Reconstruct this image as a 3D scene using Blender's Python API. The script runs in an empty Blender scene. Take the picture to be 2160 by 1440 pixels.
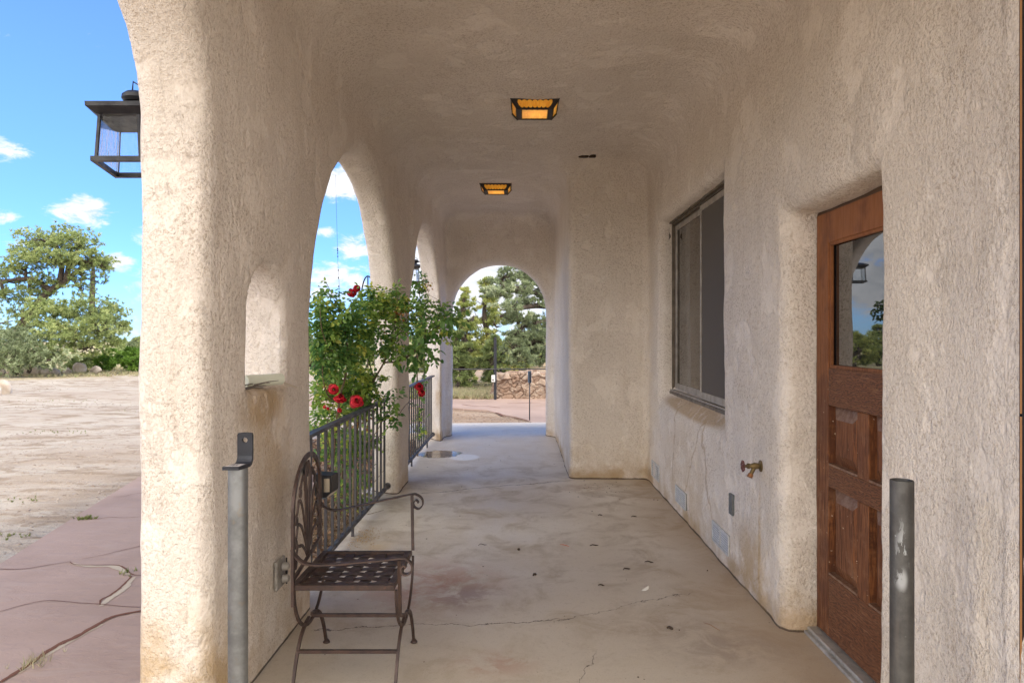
import bpy, math, random
import numpy as np
from mathutils import Vector, Matrix
R = math.radians
random.seed(7); rng = np.random.default_rng(7)
sc = bpy.context.scene
COL = sc.collection

# ------------------------------------------------------------------ camera
cam = bpy.data.cameras.new('camera'); camo = bpy.data.objects.new('camera', cam); COL.objects.link(camo)
camo.location = (0, 0, 1.45); camo.rotation_euler = (R(90), 0, 0)
cam.sensor_width = 36; cam.lens = 25.0
cam.shift_x = -20/2160; cam.shift_y = -12/2160
cam.clip_start = .02; cam.clip_end = 3000
sc.camera = camo
# ------------------------------------------------------------------ light
EXPOSURE = 2.17
SUN_EL, SUN_AZ = 50, 112          # azimuth clockwise from +Y: behind and to the right of the camera
SKY = .087
sc.cycles.diffuse_bounces = 6; sc.cycles.max_bounces = 8; sc.cycles.glossy_bounces = 3
sc.view_settings.view_transform = 'Standard'; sc.view_settings.look = 'None'
sc.view_settings.exposure = EXPOSURE; sc.view_settings.gamma = 1
sl = bpy.data.lights.new('sun', 'SUN'); sl.energy = .75; sl.angle = R(10); sl.color = (1, .94, .85)
so = bpy.data.objects.new('sun', sl); COL.objects.link(so)
el, az = R(SUN_EL), R(SUN_AZ)
sd = Vector((math.sin(az)*math.cos(el), math.cos(az)*math.cos(el), math.sin(el)))
so.rotation_euler = (-sd).to_track_quat('-Z', 'Y').to_euler(); so.location = sd*50

# ------------------------------------------------------------------ node helper
class NT:
    def __init__(s, nt):
        s.nt = nt; nt.nodes.clear()
    def n(s, t, **kw):
        nd = s.nt.nodes.new(t)
        for k, v in kw.items(): setattr(nd, k, v)
        return nd
    def link(s, a, b): s.nt.links.new(a, b)
    def put(s, sock, v):
        if isinstance(v, bpy.types.NodeSocket): s.link(v, sock)
        elif v is not None:
            if sock.type == 'RGBA' and len(v) == 3: v = (*v, 1)
            sock.default_value = v
    def m(s, op, a, b=None, c=None, clamp=False):
        nd = s.n('ShaderNodeMath', operation=op, use_clamp=clamp)
        s.put(nd.inputs[0], a)
        if b is not None: s.put(nd.inputs[1], b)
        if c is not None: s.put(nd.inputs[2], c)
        return nd.outputs[0]
    def v(s, op, a, b=None):
        nd = s.n('ShaderNodeVectorMath', operation=op)
        s.put(nd.inputs[0], a)
        if b is not None: s.put(nd.inputs[1], b)
        return nd.outputs['Value'] if op in ('LENGTH', 'DOT_PRODUCT', 'DISTANCE') else nd.outputs[0]
    def mapr(s, x, a, b, c=0., d=1., smooth=True):
        nd = s.n('ShaderNodeMapRange'); nd.interpolation_type = 'SMOOTHSTEP' if smooth else 'LINEAR'
        s.put(nd.inputs[0], x)
        for i, q in enumerate((a, b, c, d)): s.put(nd.inputs[i+1], float(q))
        return nd.outputs[0]
    def noise(s, vec, scale, detail=4, rough=.55, dist=0.):
        nd = s.n('ShaderNodeTexNoise'); s.put(nd.inputs['Vector'], vec)
        nd.inputs['Scale'].default_value = scale; nd.inputs['Detail'].default_value = detail
        nd.inputs['Roughness'].default_value = rough; nd.inputs['Distortion'].default_value = dist
        return nd.outputs[0]
    def vor(s, vec, scale, feature='F1', rnd=1.):
        nd = s.n('ShaderNodeTexVoronoi', feature=feature); s.put(nd.inputs['Vector'], vec)
        nd.inputs['Scale'].default_value = scale; nd.inputs['Randomness'].default_value = rnd
        return nd.outputs['Distance']
    def mix(s, f, a, b, blend='MIX'):
        nd = s.n('ShaderNodeMix', data_type='RGBA', blend_type=blend)
        s.put(nd.inputs[0], f); s.put(nd.inputs[6], a); s.put(nd.inputs[7], b)
        return nd.outputs[2]
    def scale(s, vec, sx, sy, sz):
        return s.v('MULTIPLY', vec, (sx, sy, sz))
    def pos(s): return s.n('ShaderNodeNewGeometry').outputs['Position']
    def obj(s): return s.n('ShaderNodeTexCoord').outputs['Object']
    def sep(s, vec):
        nd = s.n('ShaderNodeSeparateXYZ'); s.put(nd.inputs[0], vec); return nd.outputs
    def blob(s, vec, c, r, a=1., b=.3):
        """smooth ellipsoid mask: 1 inside -> 0 outside"""
        q = s.v('DIVIDE', s.v('SUBTRACT', vec, c), r)
        return s.mapr(s.v('LENGTH', q), a, b, 0, 1)
    def bump(s, h, dist, strength=1., normal=None):
        nd = s.n('ShaderNodeBump'); s.put(nd.inputs['Height'], h)
        nd.inputs['Distance'].default_value = dist; nd.inputs['Strength'].default_value = strength
        if normal is not None: s.link(normal, nd.inputs['Normal'])
        return nd.outputs[0]

def mat(name, color=(.5,.5,.5), rough=.6, metal=0., fn=None, spec=None, ior=None, emit=None, emit_s=0., trans=0., alpha=1.):
    m = bpy.data.materials.new(name); m.use_nodes = True
    t = NT(m.node_tree)
    out = t.n('ShaderNodeOutputMaterial'); p = t.n('ShaderNodeBsdfPrincipled')
    t.link(p.outputs[0], out.inputs[0])
    t.put(p.inputs['Base Color'], color); p.inputs['Roughness'].default_value = rough
    p.inputs['Metallic'].default_value = metal
    if spec is not None: p.inputs['Specular IOR Level'].default_value = spec
    if ior: p.inputs['IOR'].default_value = ior
    if emit: t.put(p.inputs['Emission Color'], emit); p.inputs['Emission Strength'].default_value = emit_s
    if trans: p.inputs['Transmission Weight'].default_value = trans
    if alpha < 1: p.inputs['Alpha'].default_value = alpha
    if fn: fn(t, p)
    return m

# ------------------------------------------------------------------ world
W = bpy.data.worlds.new('World'); sc.world = W; W.use_nodes = True
def world():
    t = NT(W.node_tree)
    out = t.n('ShaderNodeOutputWorld'); bg = t.n('ShaderNodeBackground'); t.link(bg.outputs[0], out.inputs[0])
    sky = t.n('ShaderNodeTexSky', sky_type='NISHITA'); sky.sun_disc = False
    sky.sun_elevation = el; sky.sun_rotation = az; sky.altitude = 1800; sky.dust_density = .6; sky.ozone_density = 1.6
    d = t.n('ShaderNodeTexCoord').outputs['Generated']
    d = t.v('NORMALIZE', d)
    z = t.sep(d)
    # broad cloud banks by direction, edges broken by noise
    spots = [((185,443),.046,1),((15,318),.035,.7),((5,455),.02,.6),((20,528),.035,.8),((250,552),.03,.9),
             ((265,705),.05,.6),((715,385),.055,1.1),((690,490),.022,.8),((745,525),.045,.9),((705,600),.075,1.0),
             ((415,600),.075,1.5),((420,500),.075,1.5),((1020,590),.20,1.3),((890,620),.09,1.0)]
    n1 = t.noise(t.scale(d, 1, 1, 2.2), 9, 6, .6, .3)
    n2 = t.noise(t.scale(d, 1, 1, 2.2), 26, 6, .68, .4)
    tot = None
    for (px, py), r, w in spots:
        c = Vector(((px-1100)/1500, 1, (708-py)/1500)).normalized()
        q = t.v('SUBTRACT', d, tuple(c)); q = t.scale(q, 1, 1, 1.7)
        g = t.mapr(t.v('LENGTH', q), r*1.45, 0, 0, w*.62)
        tot = g if tot is None else t.m('MAXIMUM', tot, g)
    n = t.m('ADD', t.m('MULTIPLY', n1, .7), t.m('MULTIPLY', n2, 1.25))
    k = t.m('ADD', tot, t.m('SUBTRACT', n, .98))
    near = t.mapr(k, .24, .60)
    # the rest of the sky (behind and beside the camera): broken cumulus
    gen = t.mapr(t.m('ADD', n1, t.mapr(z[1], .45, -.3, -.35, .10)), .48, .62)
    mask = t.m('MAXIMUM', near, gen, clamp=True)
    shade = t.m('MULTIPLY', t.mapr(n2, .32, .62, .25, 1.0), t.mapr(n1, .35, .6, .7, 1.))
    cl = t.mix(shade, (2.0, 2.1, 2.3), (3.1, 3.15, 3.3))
    # unseen clouds behind the camera, made far brighter to light the porch
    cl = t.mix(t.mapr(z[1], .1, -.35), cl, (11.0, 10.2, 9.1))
    tint = t.mix(1.0, sky.outputs[0], (.47, .645, .90), 'MULTIPLY')
    tint = t.mix(t.mapr(z[2], .42, .0), tint, t.mix(1.0, tint, (.52, .62, .80), 'MULTIPLY'))
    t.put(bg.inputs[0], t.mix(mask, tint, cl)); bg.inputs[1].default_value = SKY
world()

# ------------------------------------------------------------------ mesh builder
def P(px, py, d): return Vector(((px-1100)*d/1500, d, 1.45+(708-py)*d/1500))
class MB:
    def __init__(s): s.v = []; s.f = []
    def add(s, vs, fs):
        o = len(s.v); s.v += [tuple(q) for q in vs]; s.f += [tuple(i+o for i in f) for f in fs]; return s
    def box(s, a, b, M=None):
        x0,y0,z0 = a; x1,y1,z1 = b
        vs = [Vector(q) for q in ((x0,y0,z0),(x1,y0,z0),(x1,y1,z0),(x0,y1,z0),(x0,y0,z1),(x1,y0,z1),(x1,y1,z1),(x0,y1,z1))]
        if M is not None: vs = [M @ q for q in vs]
        return s.add(vs, [(0,3,2,1),(4,5,6,7),(0,1,5,4),(1,2,6,5),(2,3,7,6),(3,0,4,7)])
    def bbox(s, a, b, e=.004):
        """box with chamfered edges"""
        a = Vector(a); b = Vector(b); vs = []; idx = {}
        for ix in (0,1):
            for iy in (0,1):
                for iz in (0,1):
                    c = [(a,b)[i][k] for k, i in enumerate((ix,iy,iz))]
                    for ax in range(3):
                        q = list(c)
                        for k, i in enumerate((ix,iy,iz)):
                            if k != ax: q[k] += e*(1-2*i)
                        idx[(ix,iy,iz,ax)] = len(vs); vs.append(q)
        f = []
        for ax in range(3):
            o = [k for k in range(3) if k != ax]
            for side in (0,1):
                ring = []
                for u, w in ((0,0),(1,0),(1,1),(0,1)):
                    k = [0,0,0]; k[ax] = side; k[o[0]] = u; k[o[1]] = w
                    ring.append(idx[(k[0],k[1],k[2],ax)])
                f.append(tuple(ring))
        for ax in range(3):
            o = [k for k in range(3) if k != ax]
            for u in (0,1):
                for w in (0,1):
                    q = []
                    for e_ in (0,1):
                        k = [0,0,0]; k[ax] = e_; k[o[0]] = u; k[o[1]] = w; q.append(tuple(k))
                    f.append((idx[(*q[0],o[0])], idx[(*q[0],o[1])], idx[(*q[1],o[1])], idx[(*q[1],o[0])]))
        for ix in (0,1):
            for iy in (0,1):
                for iz in (0,1): f.append(tuple(idx[(ix,iy,iz,a_)] for a_ in range(3)))
        # fix: the face "ax" verts keep coordinate ax at the extreme
        return s.add(vs, f)
    def tube(s, pts, r, n=8, rr=None, cap=True, flat=None):
        """sweep; flat=(w,h,upvec) sweeps a rectangular bar"""
        pts = [Vector(p) for p in pts]; N = len(pts)
        T = []
        for i in range(N):
            t = pts[min(i+1,N-1)]-pts[max(i-1,0)]; T.append(t.normalized() if t.length > 1e-9 else Vector((0,0,1)))
        up = Vector(flat[2]) if flat else (Vector((0,0,1)) if abs(T[0].z) < .9 else Vector((1,0,0)))
        vs = []; a = None
        for i in range(N):
            if flat or a is None: a = T[i].cross(up)
            else: a = a - T[i]*a.dot(T[i])
            if a.length < 1e-6: a = T[i].orthogonal()
            a.normalize(); b = a.cross(T[i]).normalized()
            ri = rr[i] if rr else r
            if flat:
                w, h = flat[0]/2, flat[1]/2
                for x, y in ((-w,-h),(w,-h),(w,h),(-w,h)): vs.append(pts[i]+a*x+b*y)
            else:
                for k in range(n):
                    q = 2*math.pi*k/n; vs.append(pts[i]+(a*math.cos(q)+b*math.sin(q))*ri)
        if flat: n = 4
        fs = []
        for i in range(N-1):
            for k in range(n):
                k2 = (k+1) % n; fs.append((i*n+k, i*n+k2, (i+1)*n+k2, (i+1)*n+k))
        if cap: fs.append(tuple(range(n))[::-1]); fs.append(tuple((N-1)*n+k for k in range(n)))
        return s.add(vs, fs)
    def lathe(s, prof, c, n=24, axis='Z', M=None):
        vs = []; c = Vector(c)
        for r, h in prof:
            for k in range(n):
                q = 2*math.pi*k/n
                p = Vector((r*math.cos(q), r*math.sin(q), h))
                if M is not None: p = M @ p
                vs.append(c+p)
        fs = []
        for i in range(len(prof)-1):
            for k in range(n):
                k2 = (k+1) % n; fs.append((i*n+k, i*n+k2, (i+1)*n+k2, (i+1)*n+k))
        fs.append(tuple(range(n))[::-1]); fs.append(tuple((len(prof)-1)*n+k for k in range(n)))
        return s.add(vs, fs)
    def poly(s, pts, z0=None):
        return s.add([(p[0], p[1], z0 if z0 is not None else p[2]) for p in pts], [tuple(range(len(pts)))])
    def prism(s, pts, z0, z1):
        n = len(pts)
        vs = [(p[0],p[1],z0) for p in pts]+[(p[0],p[1],z1) for p in pts]
        fs = [tuple(range(n))[::-1], tuple(range(n, 2*n))]+[(i,(i+1)%n,n+(i+1)%n,n+i) for i in range(n)]
        return s.add(vs, fs)
    def build(s, name, m, parent=None, smooth=False, fixn=True, **tags):
        return mesh_obj(name, s.v, s.f, m, parent, smooth, fixn, **tags)

def root_loc(p):
    l = Vector((0,0,0))
    while p is not None: l += p.location; p = p.parent
    return l
def tag(o, label=None, cat=None, group=None, kind=None):
    if label: o['label'] = label
    if cat: o['category'] = cat
    if group: o['group'] = group
    if kind: o['kind'] = kind
    return o
def mesh_obj(name, vs, fs, m, parent=None, smooth=False, fixn=True, tint=None, **tags):
    me = bpy.data.meshes.new(name)
    off = root_loc(parent)
    if isinstance(vs, np.ndarray):
        vs = vs - np.array(off)
        nv = len(vs); k = fs.shape[1]; nf = len(fs)
        me.vertices.add(nv); me.vertices.foreach_set('co', vs.astype(np.float32).ravel())
        me.loops.add(nf*k); me.loops.foreach_set('vertex_index', fs.astype(np.int32).ravel())
        me.polygons.add(nf); me.polygons.foreach_set('loop_start', np.arange(0, nf*k, k, dtype=np.int32))
        me.update(calc_edges=True); me.validate()
    else:
        me.from_pydata([tuple(Vector(q)-off) for q in vs], [], fs)
        if fixn:
            import bmesh
            bm = bmesh.new(); bm.from_mesh(me); bmesh.ops.recalc_face_normals(bm, faces=bm.faces); bm.to_mesh(me); bm.free()
    if tint is not None and len(tint) == len(me.polygons):
        a = me.attributes.new('tint', 'FLOAT', 'FACE'); a.data.foreach_set('value', np.asarray(tint, dtype=np.float32))
    me.materials.append(m)
    if smooth: me.polygons.foreach_set('use_smooth', [True]*len(me.polygons))
    if smooth == 'angle':
        me.set_sharp_from_angle(angle=R(40))
    o = bpy.data.objects.new(name, me); COL.objects.link(o)
    if parent is not None: o.parent = parent
    tag(o, **{k: v for k, v in tags.items()})
    return o
def thing(name, label, cat, loc=(0,0,0), group=None, kind=None):
    o = bpy.data.objects.new(name, None); COL.objects.link(o); o.location = loc; o.empty_display_size = .1
    return tag(o, label, cat, group, kind)
def copy_tree(o, parent=None):
    c = o.copy(); COL.objects.link(c); c.parent = parent
    for ch in [q for q in bpy.data.objects if q.parent == o]: copy_tree(ch, c)
    return c
def spline(pts, n=8):
    """Catmull-Rom through pts"""
    pts = [Vector(p) for p in pts]; out = []
    for i in range(len(pts)-1):
        p0 = pts[max(i-1,0)]; p1 = pts[i]; p2 = pts[i+1]; p3 = pts[min(i+2,len(pts)-1)]
        for k in range(n):
            t = k/n
            out.append(.5*((2*p1)+(p2-p0)*t+(2*p0-5*p1+4*p2-p3)*t*t+(3*p1-p0-3*p2+p3)*t**3))
    out.append(pts[-1]); return out

# ------------------------------------------------------------------ materials
def stucco_fn(t, p):
    q = t.pos(); s = t.sep(q); x, y, z = s[0], s[1], s[2]
    fine = t.noise(q, 170, 2, .65)
    grain = t.noise(q, 66, 3, .6, .4)
    qs = t.scale(q, 1, 1, .55)
    near_ = t.mapr(y, 4.8, 2.6)
    pl = t.noise(qs, 9, 6, .66, 1.0)
    plat = t.mapr(pl, .50, .535)                         # floated plateaus
    smooth_ = t.mapr(t.noise(q, 4.2, 4, .6), .52, .62)   # patches trowelled smooth
    ridge = t.m('ABSOLUTE', t.m('SUBTRACT', t.noise(qs, 20, 5, .62, 1.6), .5))
    worm = t.m('MULTIPLY', t.mapr(ridge, .0, .03, 1, 0), t.mapr(t.noise(q, 3.5, 2), .5, .64))
    amt = t.m('ADD', .25, t.m('MULTIPLY', near_, .45))
    worm = t.m('MULTIPLY', worm, amt)
    base = t.mix(t.mapr(t.noise(q, 1.7, 5, .6), .3, .7), (.82,.74,.65), (.765,.685,.59))
    base = t.mix(t.m('MULTIPLY', smooth_, .12), base, (.83,.78,.71))
    pore = t.mapr(t.m('ADD', t.m('MULTIPLY', grain, .55), t.m('MULTIPLY', fine, .5)), .52, .42)
    base = t.mix(t.m('MULTIPLY', t.m('MULTIPLY', pore, t.m('SUBTRACT', 1., t.m('MULTIPLY', smooth_, .3))), t.mapr(t.noise(q, 2.3, 4, .6), .35, .65, .32, .72)), base, (.43,.335,.245))
    base = t.mix(t.m('MULTIPLY', worm, .10), base, (.36,.29,.22))
    # vertical run marks
    run = t.noise(t.scale(q, 9, 9, .35), 2, 4, .6)
    base = t.mix(t.m('MULTIPLY', t.mapr(run, .52, .78), .35), base, (.62,.52,.41))
    # splash dirt along the foot of the walls
    nz = t.noise(q, 5, 5, .65)
    foot = t.m('MULTIPLY', t.mapr(z, .55, .0), t.mapr(nz, .35, .65))
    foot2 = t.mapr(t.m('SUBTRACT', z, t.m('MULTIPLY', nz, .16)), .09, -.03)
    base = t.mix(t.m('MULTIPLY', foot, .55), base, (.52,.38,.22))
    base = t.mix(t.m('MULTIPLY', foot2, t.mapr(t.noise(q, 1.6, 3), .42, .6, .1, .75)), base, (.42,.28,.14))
    base = t.mix(t.mapr(t.m('SUBTRACT', z, t.m('MULTIPLY', nz, .02)), .006, .0, 0, .85), base, (.06,.04,.03))  # dark line painted in for the shaded gap between wall and floor
    # dirty window sill, niche sill and the streaks below them
    wn = t.v('ADD', q, t.scale(t.n('ShaderNodeTexNoise').outputs[1], 0, 0, 0))
    sill = t.blob(q, (1.33, 5.55, .875), (.15, 1.25, .085), 1.0, .6)
    nsill = t.blob(q, (-1.22, 3.1, 1.15), (.24, .40, .15), 1.0, .45)
    dn = t.mapr(t.noise(q, 9, 3, .6), .22, .5)
    base = t.mix(t.m('MULTIPLY', t.m('MULTIPLY', t.m('MAXIMUM', sill, nsill), dn), .8), base, (.47,.33,.19))
    for c, rr_, kk in (((-1.1, 3.2, .95), (.1, .38, .5), .5), ((-1.35, 9.78, .6), (.4, .12, .35), .9), ((-1.25, 2.6, .1), (.35, .30, .55), .75),
                       ((1.28, 3.83, .35), (.1, .03, .45), .7), ((1.28, 3.95, .15), (.1, .35, .35), .5), ((1.28, 5.6, .45), (.08, 1.1, .45), .25)):
        b_ = t.m('MULTIPLY', t.blob(q, c, rr_, 1., .3), t.mapr(nz, .3, .6))
        base = t.mix(t.m('MULTIPLY', b_, kk), base, (.50,.33,.15))
    # water trails running down from the window to the vents
    for (y0, z0, y1, z1) in ((5.95, .85, 6.0, .26), (5.10, .84, 5.55, .25), (5.08, .84, 4.78, .24)):
        f = t.m('DIVIDE', t.m('SUBTRACT', z, z0), z1-z0)
        yl = t.m('ADD', t.m('MULTIPLY', f, y1-y0), y0)
        dd = t.m('ABSOLUTE', t.m('ADD', t.m('SUBTRACT', y, yl), t.m('MULTIPLY', t.m('SUBTRACT', t.noise(q, 7, 3), .5), .22)))
        mk = t.m('MULTIPLY', t.mapr(dd, .026, .004), t.m('MULTIPLY', t.mapr(z, z0+.02, z0-.03), t.mapr(z, z1-.04, z1)))
        mk = t.m('MULTIPLY', mk, t.mapr(x, 1.0, 1.1))
        base = t.mix(t.m('MULTIPLY', mk, .5), base, (.40,.26,.13))
    t.put(p.inputs['Base Color'], base)
    rg = t.m('ADD', t.m('MULTIPLY', fine, .45), t.m('MULTIPLY', grain, 1.5))
    h = t.m('MULTIPLY', rg, t.m('SUBTRACT', 1., t.m('MULTIPLY', smooth_, .7)))
    h = t.m('ADD', h, t.m('MULTIPLY', plat, t.m('MULTIPLY', amt, .25)))
    h = t.m('ADD', h, t.m('MULTIPLY', t.noise(qs, 30, 4, .6, .5), t.m('MULTIPLY', amt, .7)))
    h = t.m('SUBTRACT', h, t.m('MULTIPLY', worm, .2))
    t.put(p.inputs['Normal'], t.bump(h, .0085, 1.0))
M = {}
M['stucco'] = mat('stucco', rough=.95, fn=stucco_fn, spec=.2)

def floor_fn(t, p):
    q = t.pos(); s = t.sep(q); x, y, z = s[0], s[1], s[2]
    n1 = t.noise(q, .9, 6, .6, .4); n2 = t.noise(q, 3.2, 6, .65, .6); n3 = t.noise(t.scale(q, 1, .35, 1), 14, 5, .7)
    c = t.mix(t.mapr(n1, .35, .68), (.58,.505,.405), (.70,.64,.545))
    c = t.mix(t.m('MULTIPLY', t.mapr(n2, .46, .68), .75), c, (.40,.325,.235))
    c = t.mix(t.m('MULTIPLY', t.mapr(n3, .55, .75), .22), c, (.68,.62,.54))
    c = t.mix(t.mapr(y, 6.9, 9.0, 0, .75), c, (.70,.62,.52))  # colour lightened towards the far end, standing for light reflected there
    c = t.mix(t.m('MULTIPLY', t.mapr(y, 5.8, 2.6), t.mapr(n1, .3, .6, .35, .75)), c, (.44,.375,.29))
    # darker brown band along the house wall and rust/oil stains
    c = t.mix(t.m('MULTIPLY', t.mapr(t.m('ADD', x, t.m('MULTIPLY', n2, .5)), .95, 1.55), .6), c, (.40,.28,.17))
    for cc, rr_, col, k in (((-.55, 4.15, 0), (.62, .62, 1), (.42,.22,.15), .75), ((-.30, 3.95, 0), (.28, .30, 1), (.22,.17,.15), .55),
                            ((-.12, 3.15, 0), (.28, .2, 1), (.36,.18,.11), .5), ((.7, 3.55, 0), (.6, .22, 1), (.27,.19,.13), .4),
                            ((.9, 3.3, 0), (.5, .3, 1), (.25,.19,.15), .5), ((-1.0, 4.9, 0), (.16, .42, 1), (.58,.42,.22), .6),
                            ((.62, 6.75, 0), (.35, .3, 1), (.30,.16,.07), .6)):
        b = t.blob(q, cc, rr_, 1., .1)
        b = t.m('MULTIPLY', b, t.mapr(t.noise(q, 5, 5, .7, .8), .38, .6))
        c = t.mix(t.m('MULTIPLY', b, k), c, col)
    wet = t.mapr(t.m('ADD', t.v('LENGTH', t.v('DIVIDE', t.v('SUBTRACT', q, (-1.02, 8.72, 0)), (.27, .27, 1))), t.m('MULTIPLY', t.m('SUBTRACT', n2, .5), 1.2)), 1.0, .9)
    dry = t.blob(q, (-.68, 8.5, 0), (.2, .25, 1), 1., .7)
    c = t.mix(t.m('MULTIPLY', dry, .9), c, (.88,.87,.85))
    c = t.mix(wet, c, (.20,.14,.08))
    # white paint specks
    sp = t.mapr(t.vor(q, 9), .035, .02)
    c = t.mix(t.m('MULTIPLY', sp, t.mapr(t.noise(q, 1.3, 2), .5, .58)), c, (.8,.78,.74))
    dk = t.mapr(t.vor(t.v('ADD', q, (3.3,1.7,0)), 6), .03, .02)
    c = t.mix(t.m('MULTIPLY', dk, .8), c, (.06,.045,.03))
    pit = t.mapr(t.noise(q, 60, 3, .6), .36, .28)
    c = t.mix(t.m('MULTIPLY', pit, .35), c, (.2,.15,.1))
    c = t.mix(t.m('MULTIPLY', t.mapr(t.noise(q, 130, 3, .7), .5, .66), .28), c, (.30,.245,.185))
    c = t.mix(t.m('MULTIPLY', t.mapr(t.noise(q, 26, 4, .7), .56, .66), .3), c, (.36,.29,.21))
    # cracks
    w = t.m('SUBTRACT', t.noise(q, 2.6, 6, .7), .5)
    tot = None
    for (xa, ya, xb, yb, wd, amp) in ((-.95, 6.55, .46, 7.12, .011, .22), (-1.05, 3.50, .30, 3.66, .005, .26), (.15, 3.6, 1.0, 4.05, .0025, .3), (-.05, 2.2, .35, 3.3, .002, .2)):
        L = math.hypot(xb-xa, yb-ya); ux, uy = (xb-xa)/L, (yb-ya)/L
        dx = t.m('SUBTRACT', x, xa); dy = t.m('SUBTRACT', y, ya)
        al = t.m('ADD', t.m('MULTIPLY', dx, ux), t.m('MULTIPLY', dy, uy))
        ac = t.m('ADD', t.m('SUBTRACT', t.m('MULTIPLY', dy, ux), t.m('MULTIPLY', dx, uy)), t.m('MULTIPLY', w, amp))
        k = t.mapr(t.m('ABSOLUTE', ac), wd, wd*.35)
        k = t.m('MULTIPLY', k, t.m('MULTIPLY', t.mapr(al, 0, .05), t.mapr(al, L, L-.08)))
        tot = k if tot is None else t.m('MAXIMUM', tot, k)
    c = t.mix(t.m('MULTIPLY', tot, .85), c, (.06,.045,.035))
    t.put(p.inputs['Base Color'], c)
    rg = t.mapr(n2, .3, .7, .42, .62)
    t.put(p.inputs['Roughness'], t.m('SUBTRACT', rg, t.m('MULTIPLY', wet, .36), clamp=True))
    h = t.m('ADD', t.m('MULTIPLY', n3, .3), t.m('MULTIPLY', t.noise(q, 50, 4, .6), .25))
    h = t.m('SUBTRACT', t.m('MULTIPLY', t.m('ADD', h, t.m('MULTIPLY', n1, 1.2)), t.m('SUBTRACT', 1., wet)), t.m('MULTIPLY', tot, .8))
    t.put(p.inputs['Normal'], t.bump(h, .004, .8))
M['concrete'] = mat('concrete', rough=.5, fn=floor_fn, spec=.3)

def dirt_fn(t, p):
    q = t.pos(); s = t.sep(q)
    n1 = t.noise(q, .35, 6, .6); n2 = t.noise(t.scale(q, .7, 1.5, 1), 2.1, 7, .7, .5); n3 = t.noise(q, 22, 5, .7)
    c = t.mix(t.mapr(n1, .35, .65), (.50,.44,.36), (.42,.345,.27))
    c = t.mix(t.m('MULTIPLY', t.mapr(n2, .49, .60), .85), c, (.27,.20,.135))
    c = t.mix(t.m('MULTIPLY', t.mapr(n3, .5, .72), .5), c, (.48,.43,.36))
    c = t.mix(t.m('MULTIPLY', t.mapr(t.noise(q, 70, 3), .6, .7), .4), c, (.2,.15,.1))
    edge_ = t.m('MULTIPLY', t.mapr(t.m('ADD', s[1], t.m('MULTIPLY', s[0], .9)), 6.5, 2.0), t.mapr(t.noise(t.scale(q, .6, 1.3, 1), 1.1, 5, .65), .42, .58))
    c = t.mix(t.m('MULTIPLY', edge_, .7), c, (.33,.25,.175))
    far = t.mapr(t.m('ABSOLUTE', t.m('ADD', t.v('LENGTH', q), t.m('MULTIPLY', n1, 8))), 33, 40)
    c = t.mix(far, c, (.42,.36,.20))
    near = t.m('MULTIPLY', t.mapr(s[0], -3.0, -2.2), t.mapr(s[1], 3.6, 4.2))
    c = t.mix(t.m('MULTIPLY', near, .6), c, (.34,.22,.13))
    t.put(p.inputs['Base Color'], c)
    h = t.m('ADD', t.m('MULTIPLY', n2, 1.2), t.m('MULTIPLY', n3, .35))
    t.put(p.inputs['Normal'], t.bump(h, .07, 1.))
M['dirt'] = mat('dirt', rough=.98, fn=dirt_fn, spec=.1)
def flag_fn(t, p):
    q = t.pos()
    n1 = t.noise(q, .8, 5, .6); n2 = t.noise(t.scale(q, .6, 1.8, 1), 5, 6, .7, .6); n3 = t.noise(q, 45, 4, .6)
    c = t.mix(t.mapr(n1, .3, .7), (.41,.29,.225), (.32,.222,.165))
    c = t.mix(t.m('MULTIPLY', t.mapr(n2, .5, .7), .45), c, (.41,.315,.255))
    c = t.mix(t.m('MULTIPLY', t.mapr(n3, .55, .7), .25), c, (.28,.2,.17))
    t.put(p.inputs['Base Color'], c)
    lay = t.mapr(n2, .50, .53)
    h = t.m('ADD', t.m('MULTIPLY', n2, .8), t.m('ADD', t.m('MULTIPLY', n3, .15), t.m('MULTIPLY', lay, .12)))
    t.put(p.inputs['Normal'], t.bump(h, .007, .8))
M['flagstone'] = mat('flagstone', rough=.8, fn=flag_fn)
M['joint'] = mat('joint', (.15,.06,.03), .95)
M['joint_sand'] = mat('joint_sand', (.46,.38,.28), .95)
def rock_fn(t, p):
    q = t.pos(); n1 = t.noise(q, 2.2, 6, .65); n2 = t.noise(q, 14, 5, .7)
    c = t.mix(t.mapr(n1, .35, .65), (.52,.46,.39), (.40,.32,.25))
    c = t.mix(t.m('MULTIPLY', t.mapr(n2, .5, .7), .35), c, (.32,.29,.24))
    t.put(p.inputs['Base Color'], c); t.put(p.inputs['Normal'], t.bump(t.m('ADD', n1, t.m('MULTIPLY', n2, .5)), .04, .8))
M['rock'] = mat('rock', rough=.9, fn=rock_fn)
def wallrock_fn(t, p):
    q = t.pos(); at = t.n('ShaderNodeAttribute', attribute_name='tint').outputs['Fac']
    n2 = t.noise(q, 9, 5, .7)
    c = t.mix(at, (.26,.165,.11), (.40,.32,.25)); c = t.mix(t.mapr(at, .1, 0.), c, (.20,.13,.09))
    c = t.mix(t.m('MULTIPLY', t.mapr(n2, .45, .65), .6), c, (.26,.16,.10))
    t.put(p.inputs['Base Color'], c); t.put(p.inputs['Normal'], t.bump(n2, .05, .9))
M['wall_rock'] = mat('wall_rock', rough=.9, fn=wallrock_fn)
M['mortar'] = mat('mortar', (.30,.20,.14), .95)

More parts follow.
